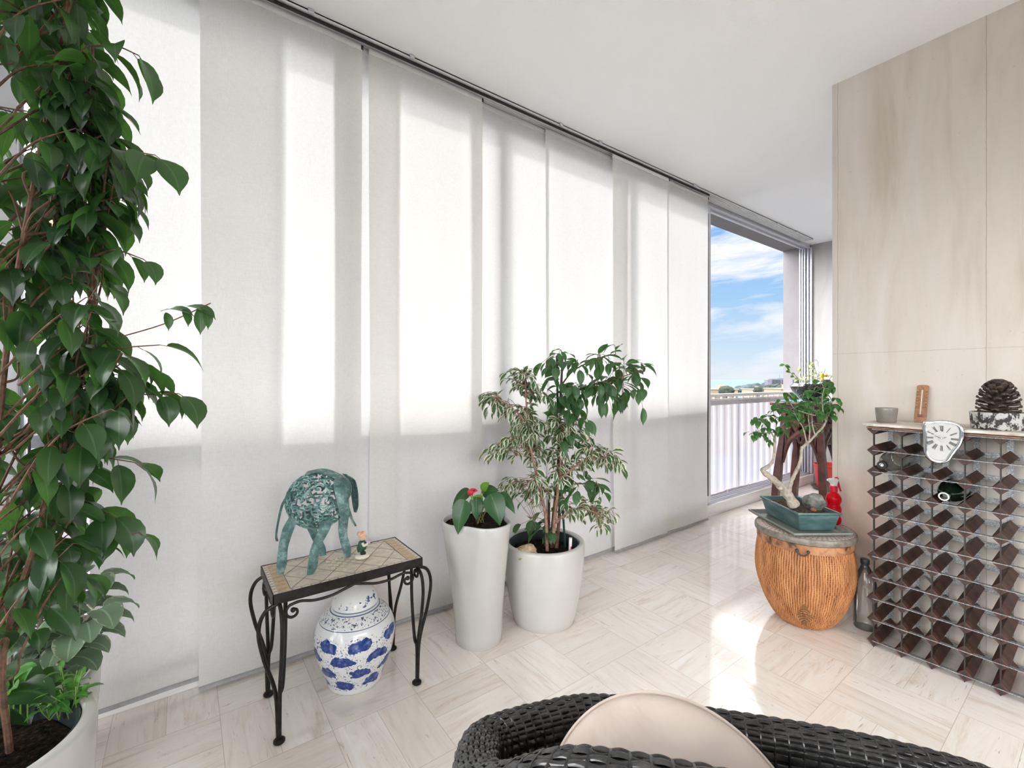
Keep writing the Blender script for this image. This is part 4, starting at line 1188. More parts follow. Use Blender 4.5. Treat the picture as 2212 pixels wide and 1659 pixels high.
# upright withies, each running from rim to base
for j in range(NR):
    a0 = 2*PI*j/NR; pts = []
    for i in range(26):
        s = i/25; r, z, nn = bp(s); wv = .0014*math.sin(i*PI*.9+j*PI)
        a = a0+.006*math.sin(i*1.3+j)
        rr = r+nn.x*(wv-.001); zz = z+nn.y*wv
        pts.append(BC+V((rr*math.cos(a), rr*math.sin(a), zz)))
    m.tube(pts, [min(.0052, bp(i/25)[0]*PI/NR*1.04) for i in range(26)], 5, caps=False)
for i in range(1, 44):            # thin weavers showing between them
    s = i/44; r, z, nn = bp(s); pts = []
    for j in range(NR):
        a = 2*PI*(j+.5)/NR; rr = r+.0005+(.0015 if (j+i) % 2 else -.0015)
        pts.append(BC+V((rr*math.cos(a), rr*math.sin(a), z)))
    m.tube(pts, .0018, 4, closed=True)
m.lathe([(0, .006)]+[(bp(i/20)[0]-.006, bp(i/20)[1]+.002) for i in range(21)], BC, 60)
m.build('woven_body', M['wicker'], bk)
# plaited star on the front
m = MB(); fd = (V((0, 0, 0))-BC); fd.z = 0; fd.normalize(); fa = math.atan2(fd.y, fd.x)
def onbk(da, z, off=.004):
    best = min(range(len(bprof)), key=lambda i: abs(bprof[i].y-z)); r = bprof[best].x+off
    return BC+V((r*math.cos(fa+da), r*math.sin(fa+da), z))
for i in range(9):
    z = .135-.0115*i; w = (.012+.030*min(1, i/4))*(1 if i < 5 else max(.35, 1-(i-4)*.2))
    m.tube(spl([onbk(.02-w*5*.9, z-.010), onbk(.02, z+.004, .006), onbk(.02+w*5*.9, z-.010)], 5), .0026, 5)
m.build('plaited_star', simple('dark_wicker', (.26, .13, .045), .7, var=.3), bk)
def m_band():
    k = NT('tortoise_band'); p = k.obj()
    n = k.noise(k.map(p, (22, 22, 14)), 1, 4, .6, .5)
    c = k.ramp(n, [(.36, (.045, .028, .02)), (.46, (.30, .13, .06)), (.62, (.50, .25, .13))])
    return k.done(k.pbr(c, .35))
MB().lathe([(.172, .352), (.183, .354), (.186, .362), (.185, .388), (.178, .392), (.170, .39)], BC, 72).build('rim_band', m_band(), bk)
ldm = MB().lathe([(0, .392), (.187, .390), (.193, .394), (.195, .402), (.194, .414), (.190, .419), (.184, .420)], BC, 72)
M['lid'] = simple('grey_lid_hoop', (.25, .22, .185), .45, .2, var=.2)
ld = ldm.build('lid', M['lid'], bk)
def m_rattan():
    k = NT('pierced_rattan'); p = k.obj(); x, y, z = k.sep(p)
    r = k.math('SQRT', k.math('ADD', k.math('MULTIPLY', x, x), k.math('MULTIPLY', y, y))); a = k.math('DIVIDE', k.math('ARCTAN2', y, x), 2*PI)
    ring = k.math('DIVIDE', r, .017); ir = k.math('FLOOR', ring); fr_ = k.math('SUBTRACT', ring, ir)
    cc = k.math('MULTIPLY', a, 56); cc = k.math('ADD', cc, k.math('MULTIPLY', ir, .5)); fc = k.math('SUBTRACT', cc, k.math('FLOOR', cc))
    tri = k.math('LESS_THAN', k.math('ABSOLUTE', k.math('SUBTRACT', fc, .5)), k.math('MULTIPLY', fr_, .34))
    tri = k.math('MULTIPLY', tri, k.math('LESS_THAN', fr_, .72))
    c = k.mix(tri, (.60, .52, .45), (.16, .06, .045))
    return k.done(k.pbr(c, .6))
MB().lathe([(0, .4195), (.184, .4205), (.186, .418)], BC, 72).build('lid_top', m_rattan(), ld)
for da in (-.02, PI*.62, -PI*.72):
    r = .186; q = BC+V((r*math.cos(fa+da), r*math.sin(fa+da), .366)); n_ = V((math.cos(fa+da), math.sin(fa+da), 0)); s_ = V((-n_.y, n_.x, 0))
    h_ = MB(); h_.tube([q+s_*(.020*math.cos(t*PI/14))+n_*(.006+.004*math.sin(t*PI/14))+V((0, 0, -.017*math.sin(t*PI/14))) for t in range(15)], .0034, 7)
    for e in (-1, 1): h_.ball(q+s_*.020*e+n_*.003, .0065, 10, 6)
    h_.build('handle', simple('iron_handle', (.06, .055, .05), .5, .5), bk)

# ---- tray and bonsai, turned on the lid
YAW = math.atan2(.232, .166)
def slab(mb, c, L, W, z0, z1, fl, yaw=YAW, m=0, th=.010, floorz=None):
    """open flared rectangular dish"""
    R = Matrix.Rotation(yaw, 3, 'Z')
    def ring(l, w, z): return [V(c)+R @ V((a*l/2, b*w/2, z)) for a, b in ((-1, -1), (1, -1), (1, 1), (-1, 1))]
    rows = [ring(L-fl, W-fl, z0), ring(L-.012, W-.012, z1-.010), ring(L, W, z1-.008), ring(L, W, z1), ring(L-2*th, W-2*th, z1), ring(L-2*th-fl*.6, W-2*th-fl*.6, floorz if floorz else z0+.006)]
    vs = [q for r in rows for q in r]; fs = [(3, 2, 1, 0), (20, 21, 22, 23)]
    for i in range(5):
        for k in range(4): fs.append((i*4+k, i*4+(k+1) % 4, i*4+4+(k+1) % 4, i*4+4+k))
    mb.add(vs, fs, m)
TRC = (2.247, .877, 0)
ty = MB(); slab(ty, TRC, .355, .252, .4205, .4405, .035, th=.007)
o = ty.build('drip_tray', simple('grey_green_glaze', (.20, .22, .19), .3, .1, var=.12), smooth=False, bevel=.003)
tag(o, 'grey green rectangular drip tray lying on the basket lid', 'tray')
bz_ = thing('bonsai', 'bent pale trunked bonsai in a teal rectangular pot on the basket', 'plant', (2.27, .879, .4265))
def m_teal():
    k = NT('teal_glaze'); p = k.obj()
    n = k.noise(k.map(p, (9, 9, 30)), 1, 4, .6)
    c = k.ramp(n, [(.3, (.045, .095, .098)), (.55, (.085, .155, .155)), (.75, (.15, .23, .225))])
    return k.done(k.pbr(c, .18))
M['teal'] = m_teal()
BO = (2.27, .879, 0)
pt = MB(); slab(pt, BO, .292, .192, .4285, .510, .045, th=.011, floorz=.47)
R_ = Matrix.Rotation(YAW, 3, 'Z')
for a in (-1, 1):
    for b in (-1, 1): pt.box(V(BO)+R_ @ V((a*.095, b*.052, .4285)), (.035, .022, .006), R_)
pt.build('pot', M['teal'], bz_, smooth=False, bevel=.003)
def soilf(u, v):
    q = V(BO)+R_ @ V(((u-.5)*.258, (v-.5)*.158, 0)); e = min(u, 1-u, v, 1-v)
    q.z = .492+.018*min(1, e*5)+.010*noise.noise(q*40); return q
MB().grid(soilf, 40, 28).build('soil', simple('mossy_bonsai_soil', (.085, .055, .032), .95, var=.6, scale=70, bump=1), bz_, ang=180)
def BQ(px, py, t=1.985): return P(px, py, t)
tb_ = MB()
t1 = spl([BQ(1716, 1092, 1.985), BQ(1704, 1072, 1.985), BQ(1688, 1052, 1.99), BQ(1672, 1037, 2.0), BQ(1655, 1024, 2.0), BQ(1648, 1015, 2.0), BQ(1657, 1009, 2.0), BQ(1668, 998, 2.0), BQ(1672, 980, 2.0), BQ(1673, 960, 2.0), BQ(1673, 946, 2.0)], 6)
tb_.tube(t1, [lerp(.024, .0055, min(1, (i/(len(t1)-1))*1.35)**.75)*(1+.10*math.sin(i*1.1)) for i in range(len(t1))], 10)
t2 = spl([BQ(1705, 1062, 1.985), BQ(1709, 1042, 1.97), BQ(1716, 1026, 1.96), BQ(1727, 1003, 1.95), BQ(1731, 985, 1.95), BQ(1733, 968, 1.95), BQ(1749, 953, 1.95), BQ(1763, 938, 1.95), BQ(1778, 922, 1.96), BQ(1786, 906, 1.96)], 5)
tb_.tube(t2, [lerp(.0085, .0035, i/(len(t2)-1))*(1+.1*math.sin(i*1.7)) for i in range(len(t2))], 8)
tb_.ball(BQ(1686, 1054, 1.965), (.014, .014, .010), 12, 8); tb_.ball(BQ(1733, 967, 1.95), (.008, .008, .008), 10, 6)
bsk = [t1[-20:], t2]
def bb(pts, r0=.0028, r1=.0014):
    p_ = spl([BQ(*q) for q in pts], 5); tb_.tube(p_, [lerp(r0, r1, i/(len(p_)-1)) for i in range(len(p_))], 6); return p_
b_ = [bb([(1742, 955, 1.95), (1735, 925, 1.93), (1724, 908, 1.92), (1718, 895, 1.92)]), bb([(1748, 950, 1.95), (1749, 925, 1.96), (1746, 900, 1.97), (1752, 885, 1.97)]),
      bb([(1760, 938, 1.95), (1755, 918, 1.94), (1754, 900, 1.94)]), bb([(1673, 948, 2.0), (1662, 925, 2.0), (1655, 905, 2.0)]), bb([(1673, 946, 2.0), (1677, 915, 2.02), (1670, 890, 2.02)]),
      bb([(1672, 948, 2.0), (1685, 925, 1.98), (1695, 912, 1.97)]), bb([(1784, 910, 1.96), (1778, 890, 1.95), (1776, 860, 1.95), (1780, 840, 1.95)]), bb([(1762, 898, 1.95), (1720, 885, 1.97), (1705, 868, 1.97)]),
      bb([(1668, 935, 2.0), (1650, 935, 2.0), (1632, 930, 2.0)])]
bsrc = [q for c in b_+bsk for q in c]
lf = MB()
for (cx_, cy2, n) in ((200, 735, 2), (240, 720, 3), (190, 865, 3), (230, 865, 3), (275, 850, 4), (345, 780, 4), (330, 700, 4), (365, 830, 4), (355, 930, 2), (400, 700, 3), (410, 620, 4), (385, 590, 3), (470, 560, 4), (520, 500, 3),
                      (570, 480, 2), (470, 610, 4), (520, 690, 4), (590, 690, 5), (540, 750, 4), (500, 830, 4), (465, 810, 3), (640, 590, 4), (700, 565, 4), (750, 600, 4), (780, 530, 4), (745, 470, 4), (700, 465, 3), (720, 640, 5),
                      (790, 680, 4), (840, 670, 4), (860, 610, 4), (880, 580, 3), (920, 660, 3), (960, 610, 3), (960, 540, 3), (930, 450, 3), (910, 385, 3), (865, 500, 4), (850, 430, 3), (930, 585, 3), (700, 790, 3), (760, 770, 2),
                      (800, 820, 2), (835, 530, 4), (620, 640, 4), (660, 700, 4), (560, 640, 3), (840, 380, 2), (900, 640, 3)):
    px, py = 1580+cx_/4.364, 740+cy2/4.364
    tg = BQ(px, py, random.uniform(1.89, 2.06))
    if tg.x > 2.49 and tg.y < .84: tg = BQ(px, py, 1.88)
    s_ = min(bsrc, key=lambda q: (q-tg).length)
    if (s_-tg).length > .01: tb_.tube(spl([s_, s_.lerp(tg, .5)+V((0, 0, .006)), tg], 4), .0009, 4, caps=False)
    for i in range(n+2):
        a = random.uniform(0, 2*PI); ld_ = V((math.cos(a), math.sin(a), random.uniform(-.5, .25)))-FWD*.25
        L = random.uniform(.032, .046); lf.leaf(tg+rv(.013), ld_, V((0, 0, 1))+rv(.5), L, L*.52, 1.0, .2, 0)
tb_.build('trunk', M['barkg'], bz_); lf.build('foliage', M['bons'], bz_, ang=180)
c = BQ(1760, 1085, 1.985); c.z = .535
m = MB(); m.ball(c, (.036, .042, .040), 26, 16, fn=lambda q, u, v: V((q.x, q.y, q.z*(1.0 if q.z > 0 else .9)))*(1+.30*noise.noise(q*30)+.12*noise.noise(q*85)), R=Matrix.Rotation(.7, 3, 'Z'))
o = m.build('grey_rock', simple('grey_green_rock', (.20, .21, .18), .9, var=.4, scale=30, bump=.8), ang=25); tag(o, 'jagged grey green rock standing in the bonsai pot', 'rock')
c = BQ(1757, 1103, 1.95); c.z = .512
o = MB().ball(c, (.016, .012, .009), 14, 8, fn=lambda q, u, v: q*(1+.2*noise.noise(q*90))).build('red_pebble', simple('rust_red_pebble', (.40, .13, .06), .7, var=.3)); tag(o, 'small rust red pebble in front of the rock in the bonsai pot', 'pebble')

# ---- red spray bottle
SB = V((2.404, .784, .4208))
sb = thing('spray_bottle', 'red plastic spray bottle with a white nozzle behind the bonsai tray', 'bottle', SB)
def m_redp():
    k = NT('red_translucent_plastic')
    nd = k.pbr((.80, .012, .025), .12); nd.inputs['Transmission Weight'].default_value = .25; nd.inputs['IOR'].default_value = 1.3
    t = k.n('BsdfTranslucent'); k.set(t.inputs[0], (.95, .03, .04)); mx = k.n('MixShader'); mx.inputs[0].default_value = .35
    k.t.links.new(nd.outputs[0], mx.inputs[1]); k.t.links.new(t.outputs[0], mx.inputs[2]); return k.done(mx)
M['redp'] = m_redp()
pf = spl([(.024, .0, 0), (.030, .006, 0), (.032, .024, 0), (.026, .043, 0), (.0315, .062, 0), (.0325, .078, 0), (.027, .094, 0), (.032, .112, 0), (.032, .128, 0), (.024, .146, 0), (.0145, .156, 0), (.013, .166, 0)], 5)
MB().lathe([(0, 0)]+[(q.x, q.y) for q in pf]+[(0, .166)], SB, 32).build('bottle_body', M['redp'], sb)
MB().lathe([(.0165, .158), (.017, .160), (.017, .184), (.014, .187), (0, .187)], SB, 28).build('collar', M['redfl'], sb)
nd_ = -RGT*.95-FWD*.2; nd_.normalize(); sd_ = V((-nd_.y, nd_.x, 0)); sb.scale = (.92, .92, .92)
m = MB()
def prof_pts(pts, off): return [SB+nd_*a+V((0, 0, b))+sd_*off for a, b in pts]
hp = [(-.012, .187), (.010, .187), (.012, .197), (.030, .214), (.031, .221), (.016, .224), (-.016, .224), (-.020, .216), (-.016, .200)]
m.prism(prof_pts(hp, -.009), prof_pts(hp, .009)); m.tube([SB+nd_*.028+V((0, 0, .217)), SB+nd_*.038+V((0, 0, .217))], .005, 10)
m.build('spray_head', simple('white_nozzle', (.82, .82, .82), .3), sb, smooth=False, bevel=.003)
m = MB(); m.tube(spl([SB-nd_*.018+V((0, 0, .214)), SB-nd_*.026+V((0, 0, .200)), SB-nd_*.034+V((0, 0, .178)), SB-nd_*.042+V((0, 0, .158))], 5), [.007]*6+[.0065]*5+[.0055]*5, 10, flat=.8)
m.ball(SB-nd_*.017+V((0, 0, .222)), (.010, .010, .008), 14, 8)
m.build('trigger', M['redfl'], sb)

# ================================================================== carved wood stand by the open window
SX0, SX1, SY0, SY1, SZ = 4.17, 4.56, 1.42, 1.80, .885
ws = thing('carved_stand', 'dark carved wooden plant stand with curling brackets by the open window', 'stand', ((SX0+SX1)/2, (SY0+SY1)/2, 0))
M['rose'] = simple('dark_rosewood', (.075, .026, .018), .3, var=.3, scale=14)
M['rosel'] = M['rose']
MB().b2((SX0-.03, SY0-.03, SZ-.028), (SX1+.03, SY1+.03, SZ)).build('top', M['rose'], ws, smooth=False, bevel=.006)
cxs, cys = (SX0+SX1)/2, (SY0+SY1)/2
for sx in (-1, 1):
    for sy in (-1, 1):
        def cc(f, z): return V((cxs+sx*(SX1-SX0)/2*f, cys+sy*(SY1-SY0)/2*f, z))
        m = MB(); rows = []
        for (f, z, w) in ((.70, SZ-.028, .020), (.72, .74, .021), (.78, .55, .022), (.86, .38, .026), (.92, .22, .030), (.98, .06, .026), (1.02, 0, .028)):
            c = cc(f, z); rows.append([c+V((a*w, b*w, 0)) for a, b in ((-1, -1), (1, -1), (1, 1), (-1, 1))])
        vs = [q for r in rows for q in r]; n_ = len(rows); fs = [(3, 2, 1, 0), tuple(range(4*n_-4, 4*n_))]
        for i in range(n_-1):
            for k in range(4): fs.append((i*4+k, i*4+(k+1) % 4, i*4+4+(k+1) % 4, i*4+4+k))
        m.add(vs, fs); m.build('leg', M['rose'], ws, smooth=False, bevel=.004)
def bracket(p0, ex):
    """carved arch of leaves and curls between two legs"""
    p0 = V(p0); ex = V(ex); L = ex.length; ex = ex.normalized(); th = ex.cross(V((0, 0, 1)))
    def W(u, z): return p0+ex*(L*u)+V((0, 0, z))
    m = MB()
    def strip(pts, r): m.tube(spl(pts, 7), r, 7, flat=1.0)
    for s in (1, -1):
        g = (lambda u: u) if s > 0 else (lambda u: 1-u)
        strip([W(g(.03), .36), W(g(.10), .46), W(g(.22), .555), (W(g(.36), .60)), W(g(.5), .64)], [lerp(.016, .026, i/28) for i in range(29)])
        strip([W(g(.5), .60), W(g(.36), .66), W(g(.26), .74), W(g(.24), .80), W(g(.30), .845)], .017)
        strip([W(g(.14), .52), W(g(.12), .62), W(g(.14), .72), W(g(.20), .76), W(g(.24), .70)], .014)
        sp = [W(g(.5-.085*math.cos(a)*(1-.1*a)), .57+.05*math.sin(a)*(1-.1*a)) for a in [i*.42 for i in range(15)]]
        m.tube(sp, .012, 7)
        m.ball(W(g(.40), .70), (.03, .03, .045), 12, 8, fn=lambda q, u, v: q*(1+.2*math.sin(v*14)))
        m.ball(W(g(.20), .64), (.025, .025, .05), 12, 8, fn=lambda q, u, v: q*(1+.2*math.sin(v*14)))
    m.ball(W(.5, .74), (.05, .05, .06), 14, 10, fn=lambda q, u, v: q*(1+.15*math.sin(u*30)))
    strip([W(0.02, .845), W(.5, .845), W(.98, .845)], .016)
    return m
f_ = .80
xa, xb, ya, yb = cxs-(SX1-SX0)/2*f_, cxs+(SX1-SX0)/2*f_, cys-(SY1-SY0)/2*f_, cys+(SY1-SY0)/2*f_
for (p0, ex) in (((xa, ya, 0), (0, yb-ya, 0)), ((xb, ya, 0), (0, yb-ya, 0)), ((xa, ya, 0), (xb-xa, 0, 0)), ((xa, yb, 0), (xb-xa, 0, 0))):
    bracket(p0, ex).build('carved_bracket', M['rose'], ws)
o = MB().b2((SX0-.0, SY0-.02, SZ), (SX1+.02, SY1+.0, SZ+.010)).build('glass_sheet', glassmat('greenish_glass', (.75, .93, .90), 1.0, .02, .25, (.45, .72, .70)), smooth=False)
tag(o, 'greenish glass sheet lying on the carved stand', 'glass sheet')
GC = V((4.36, 1.585, SZ+.010))
gb = thing('terrarium', 'clear glass bowl of dark soil with pale plants on the carved stand', 'plant', GC)
bw = spl([(.06, .002, 0), (.09, .02, 0), (.135, .075, 0), (.158, .118, 0), (.160, .130, 0), (.148, .140, 0), (.140, .150, 0), (.140, .176, 0), (.143, .184, 0)], 4)
MB().lathe([(0, 0)]+[(q.x, q.y) for q in bw]+[(.139, .184), (.136, .150)], GC, 48).build('bowl', glassmat('bowl_glass', (.93, .95, .95), 2.2, .03), gb)
MB().lathe([(0, .006)]+[(q.x-.006, q.y+.004) for q in bw[:16]]+[(.132, .122), (.06, .128), (0, .13)], GC, 48, fn=lambda q, a, r, z: q+V((0, 0, .006*noise.noise(q*60))) if z > .1 else q).build('soil', M['soil'], gb)
st = MB(); lf = MB(); lp = MB()
for (dx, dz, h, n, mt) in ((-.09, 0, .16, 6, 0), (-.05, 0, .14, 5, 0), (-.02, .0, .22, 6, 0), (.02, 0, .20, 7, 0), (.05, 0, .13, 5, 0), (.10, 0, .17, 5, 0), (.16, 0, .12, 4, 0), (-.12, 0, .10, 4, 0)):
    a = GC+RGT*dx*.7+V((0, 0, .125)); e = GC+RGT*(dx*1.35)+V((0, 0, .125+h))+rv(.02)
    pp = spl([a, a.lerp(e, .5)+rv(.01), e], 4); st.tube(pp, .0022, 5)
    for i in range(n):
        L = random.uniform(.035, .065); lf.leaf(pp[2+(i % 7)], RGT*random.uniform(-1, 1)+V((0, 0, random.uniform(-.2, .9)))-FWD*.2, V((0, 0, 1))-FWD*.5, L, L*.5, .7, .2, 4)
arm = spl([GC-RGT*.09+V((0, 0, .13)), GC-RGT*.15+V((0, 0, .21)), GC-RGT*.20+V((0, 0, .27)), GC-RGT*.235+V((0, 0, .315))], 5)
st.tube(arm, .0022, 5); dk = MB()
for i in range(3, 16):
    L = .030 if i < 13 else .045; dk.leaf(arm[i], RGT*random.choice((-1, 1))+V((0, 0, random.uniform(-.8, .3))), -FWD+V((0, 0, .3)), L, L*.55, .4, .2, 4)
lo = spl([GC+RGT*.08+V((0, 0, .13)), GC+RGT*.03+V((0, 0, .28)), GC+RGT*.015+V((0, 0, .345)), GC+RGT*.05+V((0, 0, .35)), GC+RGT*.06+V((0, 0, .30))], 5); st.tube(lo, .0016, 5)
st.build('stem', simple('brown_green_stem', (.25, .17, .09), .7), gb); lf.build('foliage', M['pale'], gb, ang=180); dk.build('dark_foliage', M['ficus2'], gb, ang=180)
m = MB()
for k in range(6): m.ball(GC+RGT*(.075+random.uniform(-.02, .02))+V((0, 0, .215+random.uniform(-.03, .02)))-FWD*.05, (.012, .012, .014), 8, 6)
m.build('yellow_flower', simple('yellow_petal', (.85, .62, .04), .5), gb)
# red tub on the floor at the end of the room
RT = V((5.10, 1.70, 0))
rt = thing('red_tub', 'red plastic tub on a black saucer on the floor behind the carved stand', 'tub', RT); rt.scale = (.8, .8, 1)
MB().lathe([(0, .03), (.13, .03), (.155, .23), (.162, .235), (.162, .25), (.150, .25), (.128, .06), (0, .06)], RT, 40).build('tub', simple('red_plastic', (.50, .035, .035), .4, var=.05), rt)
MB().lathe([(0, 0), (.15, 0), (.19, .028), (.185, .032), (.13, .030), (0, .029)], RT, 40).build('saucer', simple('black_saucer', (.02, .02, .022), .4), rt)
m = MB()
for (a, z, w) in ((-.10, .18, .05), (-.02, .18, .04), (-.08, .14, .07), (-.07, .11, .05)):
    an = math.atan2(-FWD.y, -FWD.x)+a*1.5; r = .152+(z-.2)*.11
    m.box(RT+V((math.cos(an)*r, math.sin(an)*r, z)), (.002, w, .014), Matrix.Rotation(an, 3, 'Z'))
m.build('white_marking', M['railwhite'], rt, smooth=False)

# ================================================================== wine rack
RX0, RX1 = 2.248, 2.476
YR = [.595-.0872*i for i in range(7)]; ZR = [.020+.0857*i for i in range(11)]
wr = thing('wine_rack', 'dark wood and galvanised metal wine rack against the travertine wall', 'wine rack', ((RX0+RX1)/2, YR[3], 0))
M['peg'] = simple('dark_red_wood', (.085, .033, .022), .55, var=.35, scale=30, bump=.15)
M['galv'] = None
def m_galv():
    k = NT('galvanised_steel'); p = k.pos()
    v = k.n('TexVoronoi'); k.set(v.inputs['Vector'], k.map(p, (70, 70, 70))); 
    c = k.ramp(v.outputs['Color'], [(.2, (.20, .21, .22)), (.55, (.34, .35, .36)), (.9, (.55, .56, .57))])
    return k.done(k.pbr(c, .42, .55))
M['galv'] = m_galv()
M['rackblk'] = simple('dark_steel_edge', (.055, .050, .046), .5, .5)
pegs = None; hw = .0225
for j, y in enumerate(YR[:6]):
    for i, z in enumerate(ZR):
        if pegs is None:
            m = MB(); d = [(hw, 0), (0, hw), (-hw, 0), (0, -hw)]
            m.prism([V((RX0, y+a, z+b+.002)) for a, b in d], [V((RX1, y+a, z+b+.002)) for a, b in d])
            pegs = m.build('wooden_peg', M['peg'], wr, smooth=False, bevel=.0015); y0p, z0p = y, z
        else:
            q = pegs.copy(); COL.objects.link(q); q.parent = wr; q.location = (0, y-y0p, z-z0p)
            ORG[q.name] = ORG[pegs.name]
for j, y in enumerate(YR[:6]):
    MB().b2((RX0-.002, y-.0016, .0), (RX0+.012, y+.0016, ZR[-1]+.022)).build('front_upright', M['rackblk'], wr, smooth=False)
    MB().b2((RX1-.001, y-.009, .0), (RX1+.002, y+.009, ZR[-1]+.020)).build('rear_upright', M['galv'], wr, smooth=False)
for z in ZR:
    MB().b2((RX0-.003, YR[5]-.02, z-.0012+.002), (RX0+.013, YR[0]+.004, z+.0012+.002)).build('front_strip', M['galv'], wr, smooth=False)
    MB().b2((RX1-.003, YR[5]-.02, z-.010), (RX1+.000, YR[0]+.008, z+.010)).build('rear_strip', M['galv'], wr, smooth=False)
for (ya_, za, yb_, zb_) in ((YR[1], ZR[7]+.03, YR[2], ZR[9]), (YR[1], ZR[3]+.02, YR[2], ZR[2])):
    MB().tube([(RX1+.004, ya_, za), (RX1+.004, yb_, zb_)], .008, 4, flat=.3).build('diagonal_brace', M['galv'], wr, smooth=False)
# worn slab on top
SLZ = .889
def m_slab():
    k = NT('worn_slab'); p = k.pos()
    n = k.noise(k.map(p, (20, 9, 30)), 1, 6, .65)
    c = k.ramp(n, [(.33, (.28, .20, .14)), (.42, (.52, .45, .38)), (.6, (.70, .66, .60))])
    return k.done(k.pbr(c, .6))
m = MB(); lo = []; hi = []; rows_t = []; rows_b = []; N = 46
for i in range(N):
    y = lerp(.632, .03, i/(N-1)); fx2 = RX0-.020+.004*noise.noise(V((0, y*22, 1)))+(.02*max(0, 1-i/3))
    rows_t.append((V((fx2+.003, y, SLZ+.014)), V((2.512, y, SLZ+.014)))); rows_b.append((V((fx2, y, SLZ+.003+.001*noise.noise(V((y*30, 0, 0))))), V((2.512, y, SLZ))))
vs = [q for r in rows_t for q in r]+[q for r in rows_b for q in r]; fs = []
for i in range(N-1):
    a = 2*i; b = 2*N+2*i
    fs += [(a, a+1, a+3, a+2), (b, b+2, b+3, b+1), (a, a+2, b+2, b), (a+1, b+1, b+3, a+3)]
fs += [(0, 2*N, 2*N+1, 1), (2*N-2, 2*N-1, 4*N-1, 4*N-2)]
m.add(vs, fs)
shf = thing('stone_slab', 'worn whitish slab lying along the top of the wine rack', 'slab', (2.37, .33, SLZ-.006))
m.build('slab', m_slab(), shf, smooth=False, bevel=.002)
m = MB(); m.b2((RX0-.012, .03, SLZ-.006), (2.505, .615, SLZ)); m.build('wood_backing', simple('brown_board', (.24, .13, .075), .6, var=.25), shf, smooth=False)
ST = SLZ+.0142

# ---- on the slab
CC = V((2.345, .578, ST))
o = MB().lathe([(0, 0), (.030, 0), (.032, .002), (.0375, .056), (.0365, .060), (.0345, .058), (.030, .010), (0, .008)], CC, 40).build('grey_cup', simple('grey_green_ceramic', (.27, .25, .215), .25, var=.06, scale=20))
tag(o, 'small grey ceramic cup at the left end of the slab', 'cup')
th_ = thing('thermometer', 'wooden thermometer leaning on the wall behind the slab', 'thermometer', (2.43, .495, ST))
b0 = V((2.448, .494, ST)); t0 = V((2.514, .496, ST+.158)); up_ = (t0-b0).normalized(); sd = V((0, 1, 0)); nm = sd.cross(up_).normalized()
if nm.x > 0: nm = -nm
def TH_(a, b, c=0): return b0+sd*a+up_*b+nm*c
m = MB(); hw_ = .019; Ht = .165
ol = [(-hw_, 0), (hw_, 0), (hw_, Ht-.005), (hw_*.7, Ht-.001), (0, Ht), (-hw_*.7, Ht-.001), (-hw_, Ht-.005)]
m.prism([TH_(a, b, 0) for a, b in ol], [TH_(a, b, .007) for a, b in ol]); m.build('board', simple('warm_pine', (.44, .22, .115), .5, var=.18, scale=50), th_, smooth=False, bevel=.001)
m = MB(); m.tube([TH_(0, .030, .0085), TH_(0, .140, .0085)], .0022, 8); m.build('glass_tube', simple('milky_tube', (.80, .76, .70), .15), th_)
m = MB(); m.box(TH_(0, .026, .009), (.003, .016, .011)); m.build('bulb_guard', simple('brown_bulb', (.22, .07, .05), .3), th_, smooth=False, bevel=.001)
m = MB(); tx = Matrix((nm, sd, up_)).transposed()
for i in range(13):
    z = .058+i*.0068
    for a, w in ((-.0085, .0055 if i % 2 else .003), (.0085, .0055 if i % 2 else .003)):
        m.box(TH_(a, z, .0072), (.0006, w, .0012), tx)
    if i % 2:
        for a in (-.0145, .0145): m.box(TH_(a, z, .0072), (.0006, .0028, .0030), tx)
m.tube([TH_(.0035*math.cos(k*.6), .150+.004*math.sin(k*.6), .0074) for k in range(9)], .0006, 4); m.box(TH_(.0036, .153, .0072), (.0006, .001, .006), tx)
m.build('scale_marks', simple('burnt_marks', (.10, .035, .02), .7), th_, smooth=False)

# silver-rimmed clock hung on the slab's front edge
ck = thing('shelf_clock', 'silver rimmed wavy clock with roman numerals hung on the slab edge', 'clock', (2.21, .36, .80))
CKX = 2.214
def CK(px, py, dx=0):
    d = (P(px, py, 1)-CAMP); t = (CKX+dx)/d.x
    return CAMP+d*t
def cpx(a, b): return (1820+a/4.88, 780+b/4.88)
outl = [(855, 650), (862, 760), (868, 860), (866, 930), (880, 985), (920, 1035), (985, 1065), (1050, 1070), (1105, 1050), (1140, 1000), (1180, 945), (1225, 890), (1250, 830), (1262, 760), (1250, 700), (1215, 665), (1140, 640), (1030, 630), (930, 640)]
oc = spl([CK(*cpx(a, b)) for a, b in outl], 5, closed=True)
cen = sum(oc, V((0, 0, 0)))/len(oc)
def inset(pts, k): return [cen+(q-cen)*k for q in pts]
m = MB(); m.tube([q+V((.004, 0, 0)) for q in inset(oc, .955)], .0072, 10, closed=True)
bk_ = [q+V((.012, 0, 0)) for q in inset(oc, .98)]; m.prism([q+V((0, 0, 0)) for q in inset(oc, .97)], bk_)
m.build('rim', simple('polished_silver', (.82, .82, .86), .08, 1.0, var=.02), ck, ang=60)
m = MB(); fc = [q+V((-.0012, 0, 0)) for q in inset(oc, .90)]; m.prism([q+V((.002, 0, 0)) for q in fc], fc)
m.build('dial', simple('pale_dial', (.60, .60, .59), .3, var=.01), ck, smooth=False)
MB().b2((CKX+.006, .33, ST-.02), (CKX+.012, .39, ST+.0015)).build('hook_plate', simple('steel_hook', (.6, .6, .62), .2, 1), ck, smooth=False)
MB().b2((CKX+.006, .33, ST+.0002), (CKX+.06, .39, ST+.0017)).build('hook_tongue', simple('steel_tongue', (.6, .6, .62), .2, 1), ck, smooth=False)
c0 = CK(*cpx(1045, 815), -.0022)
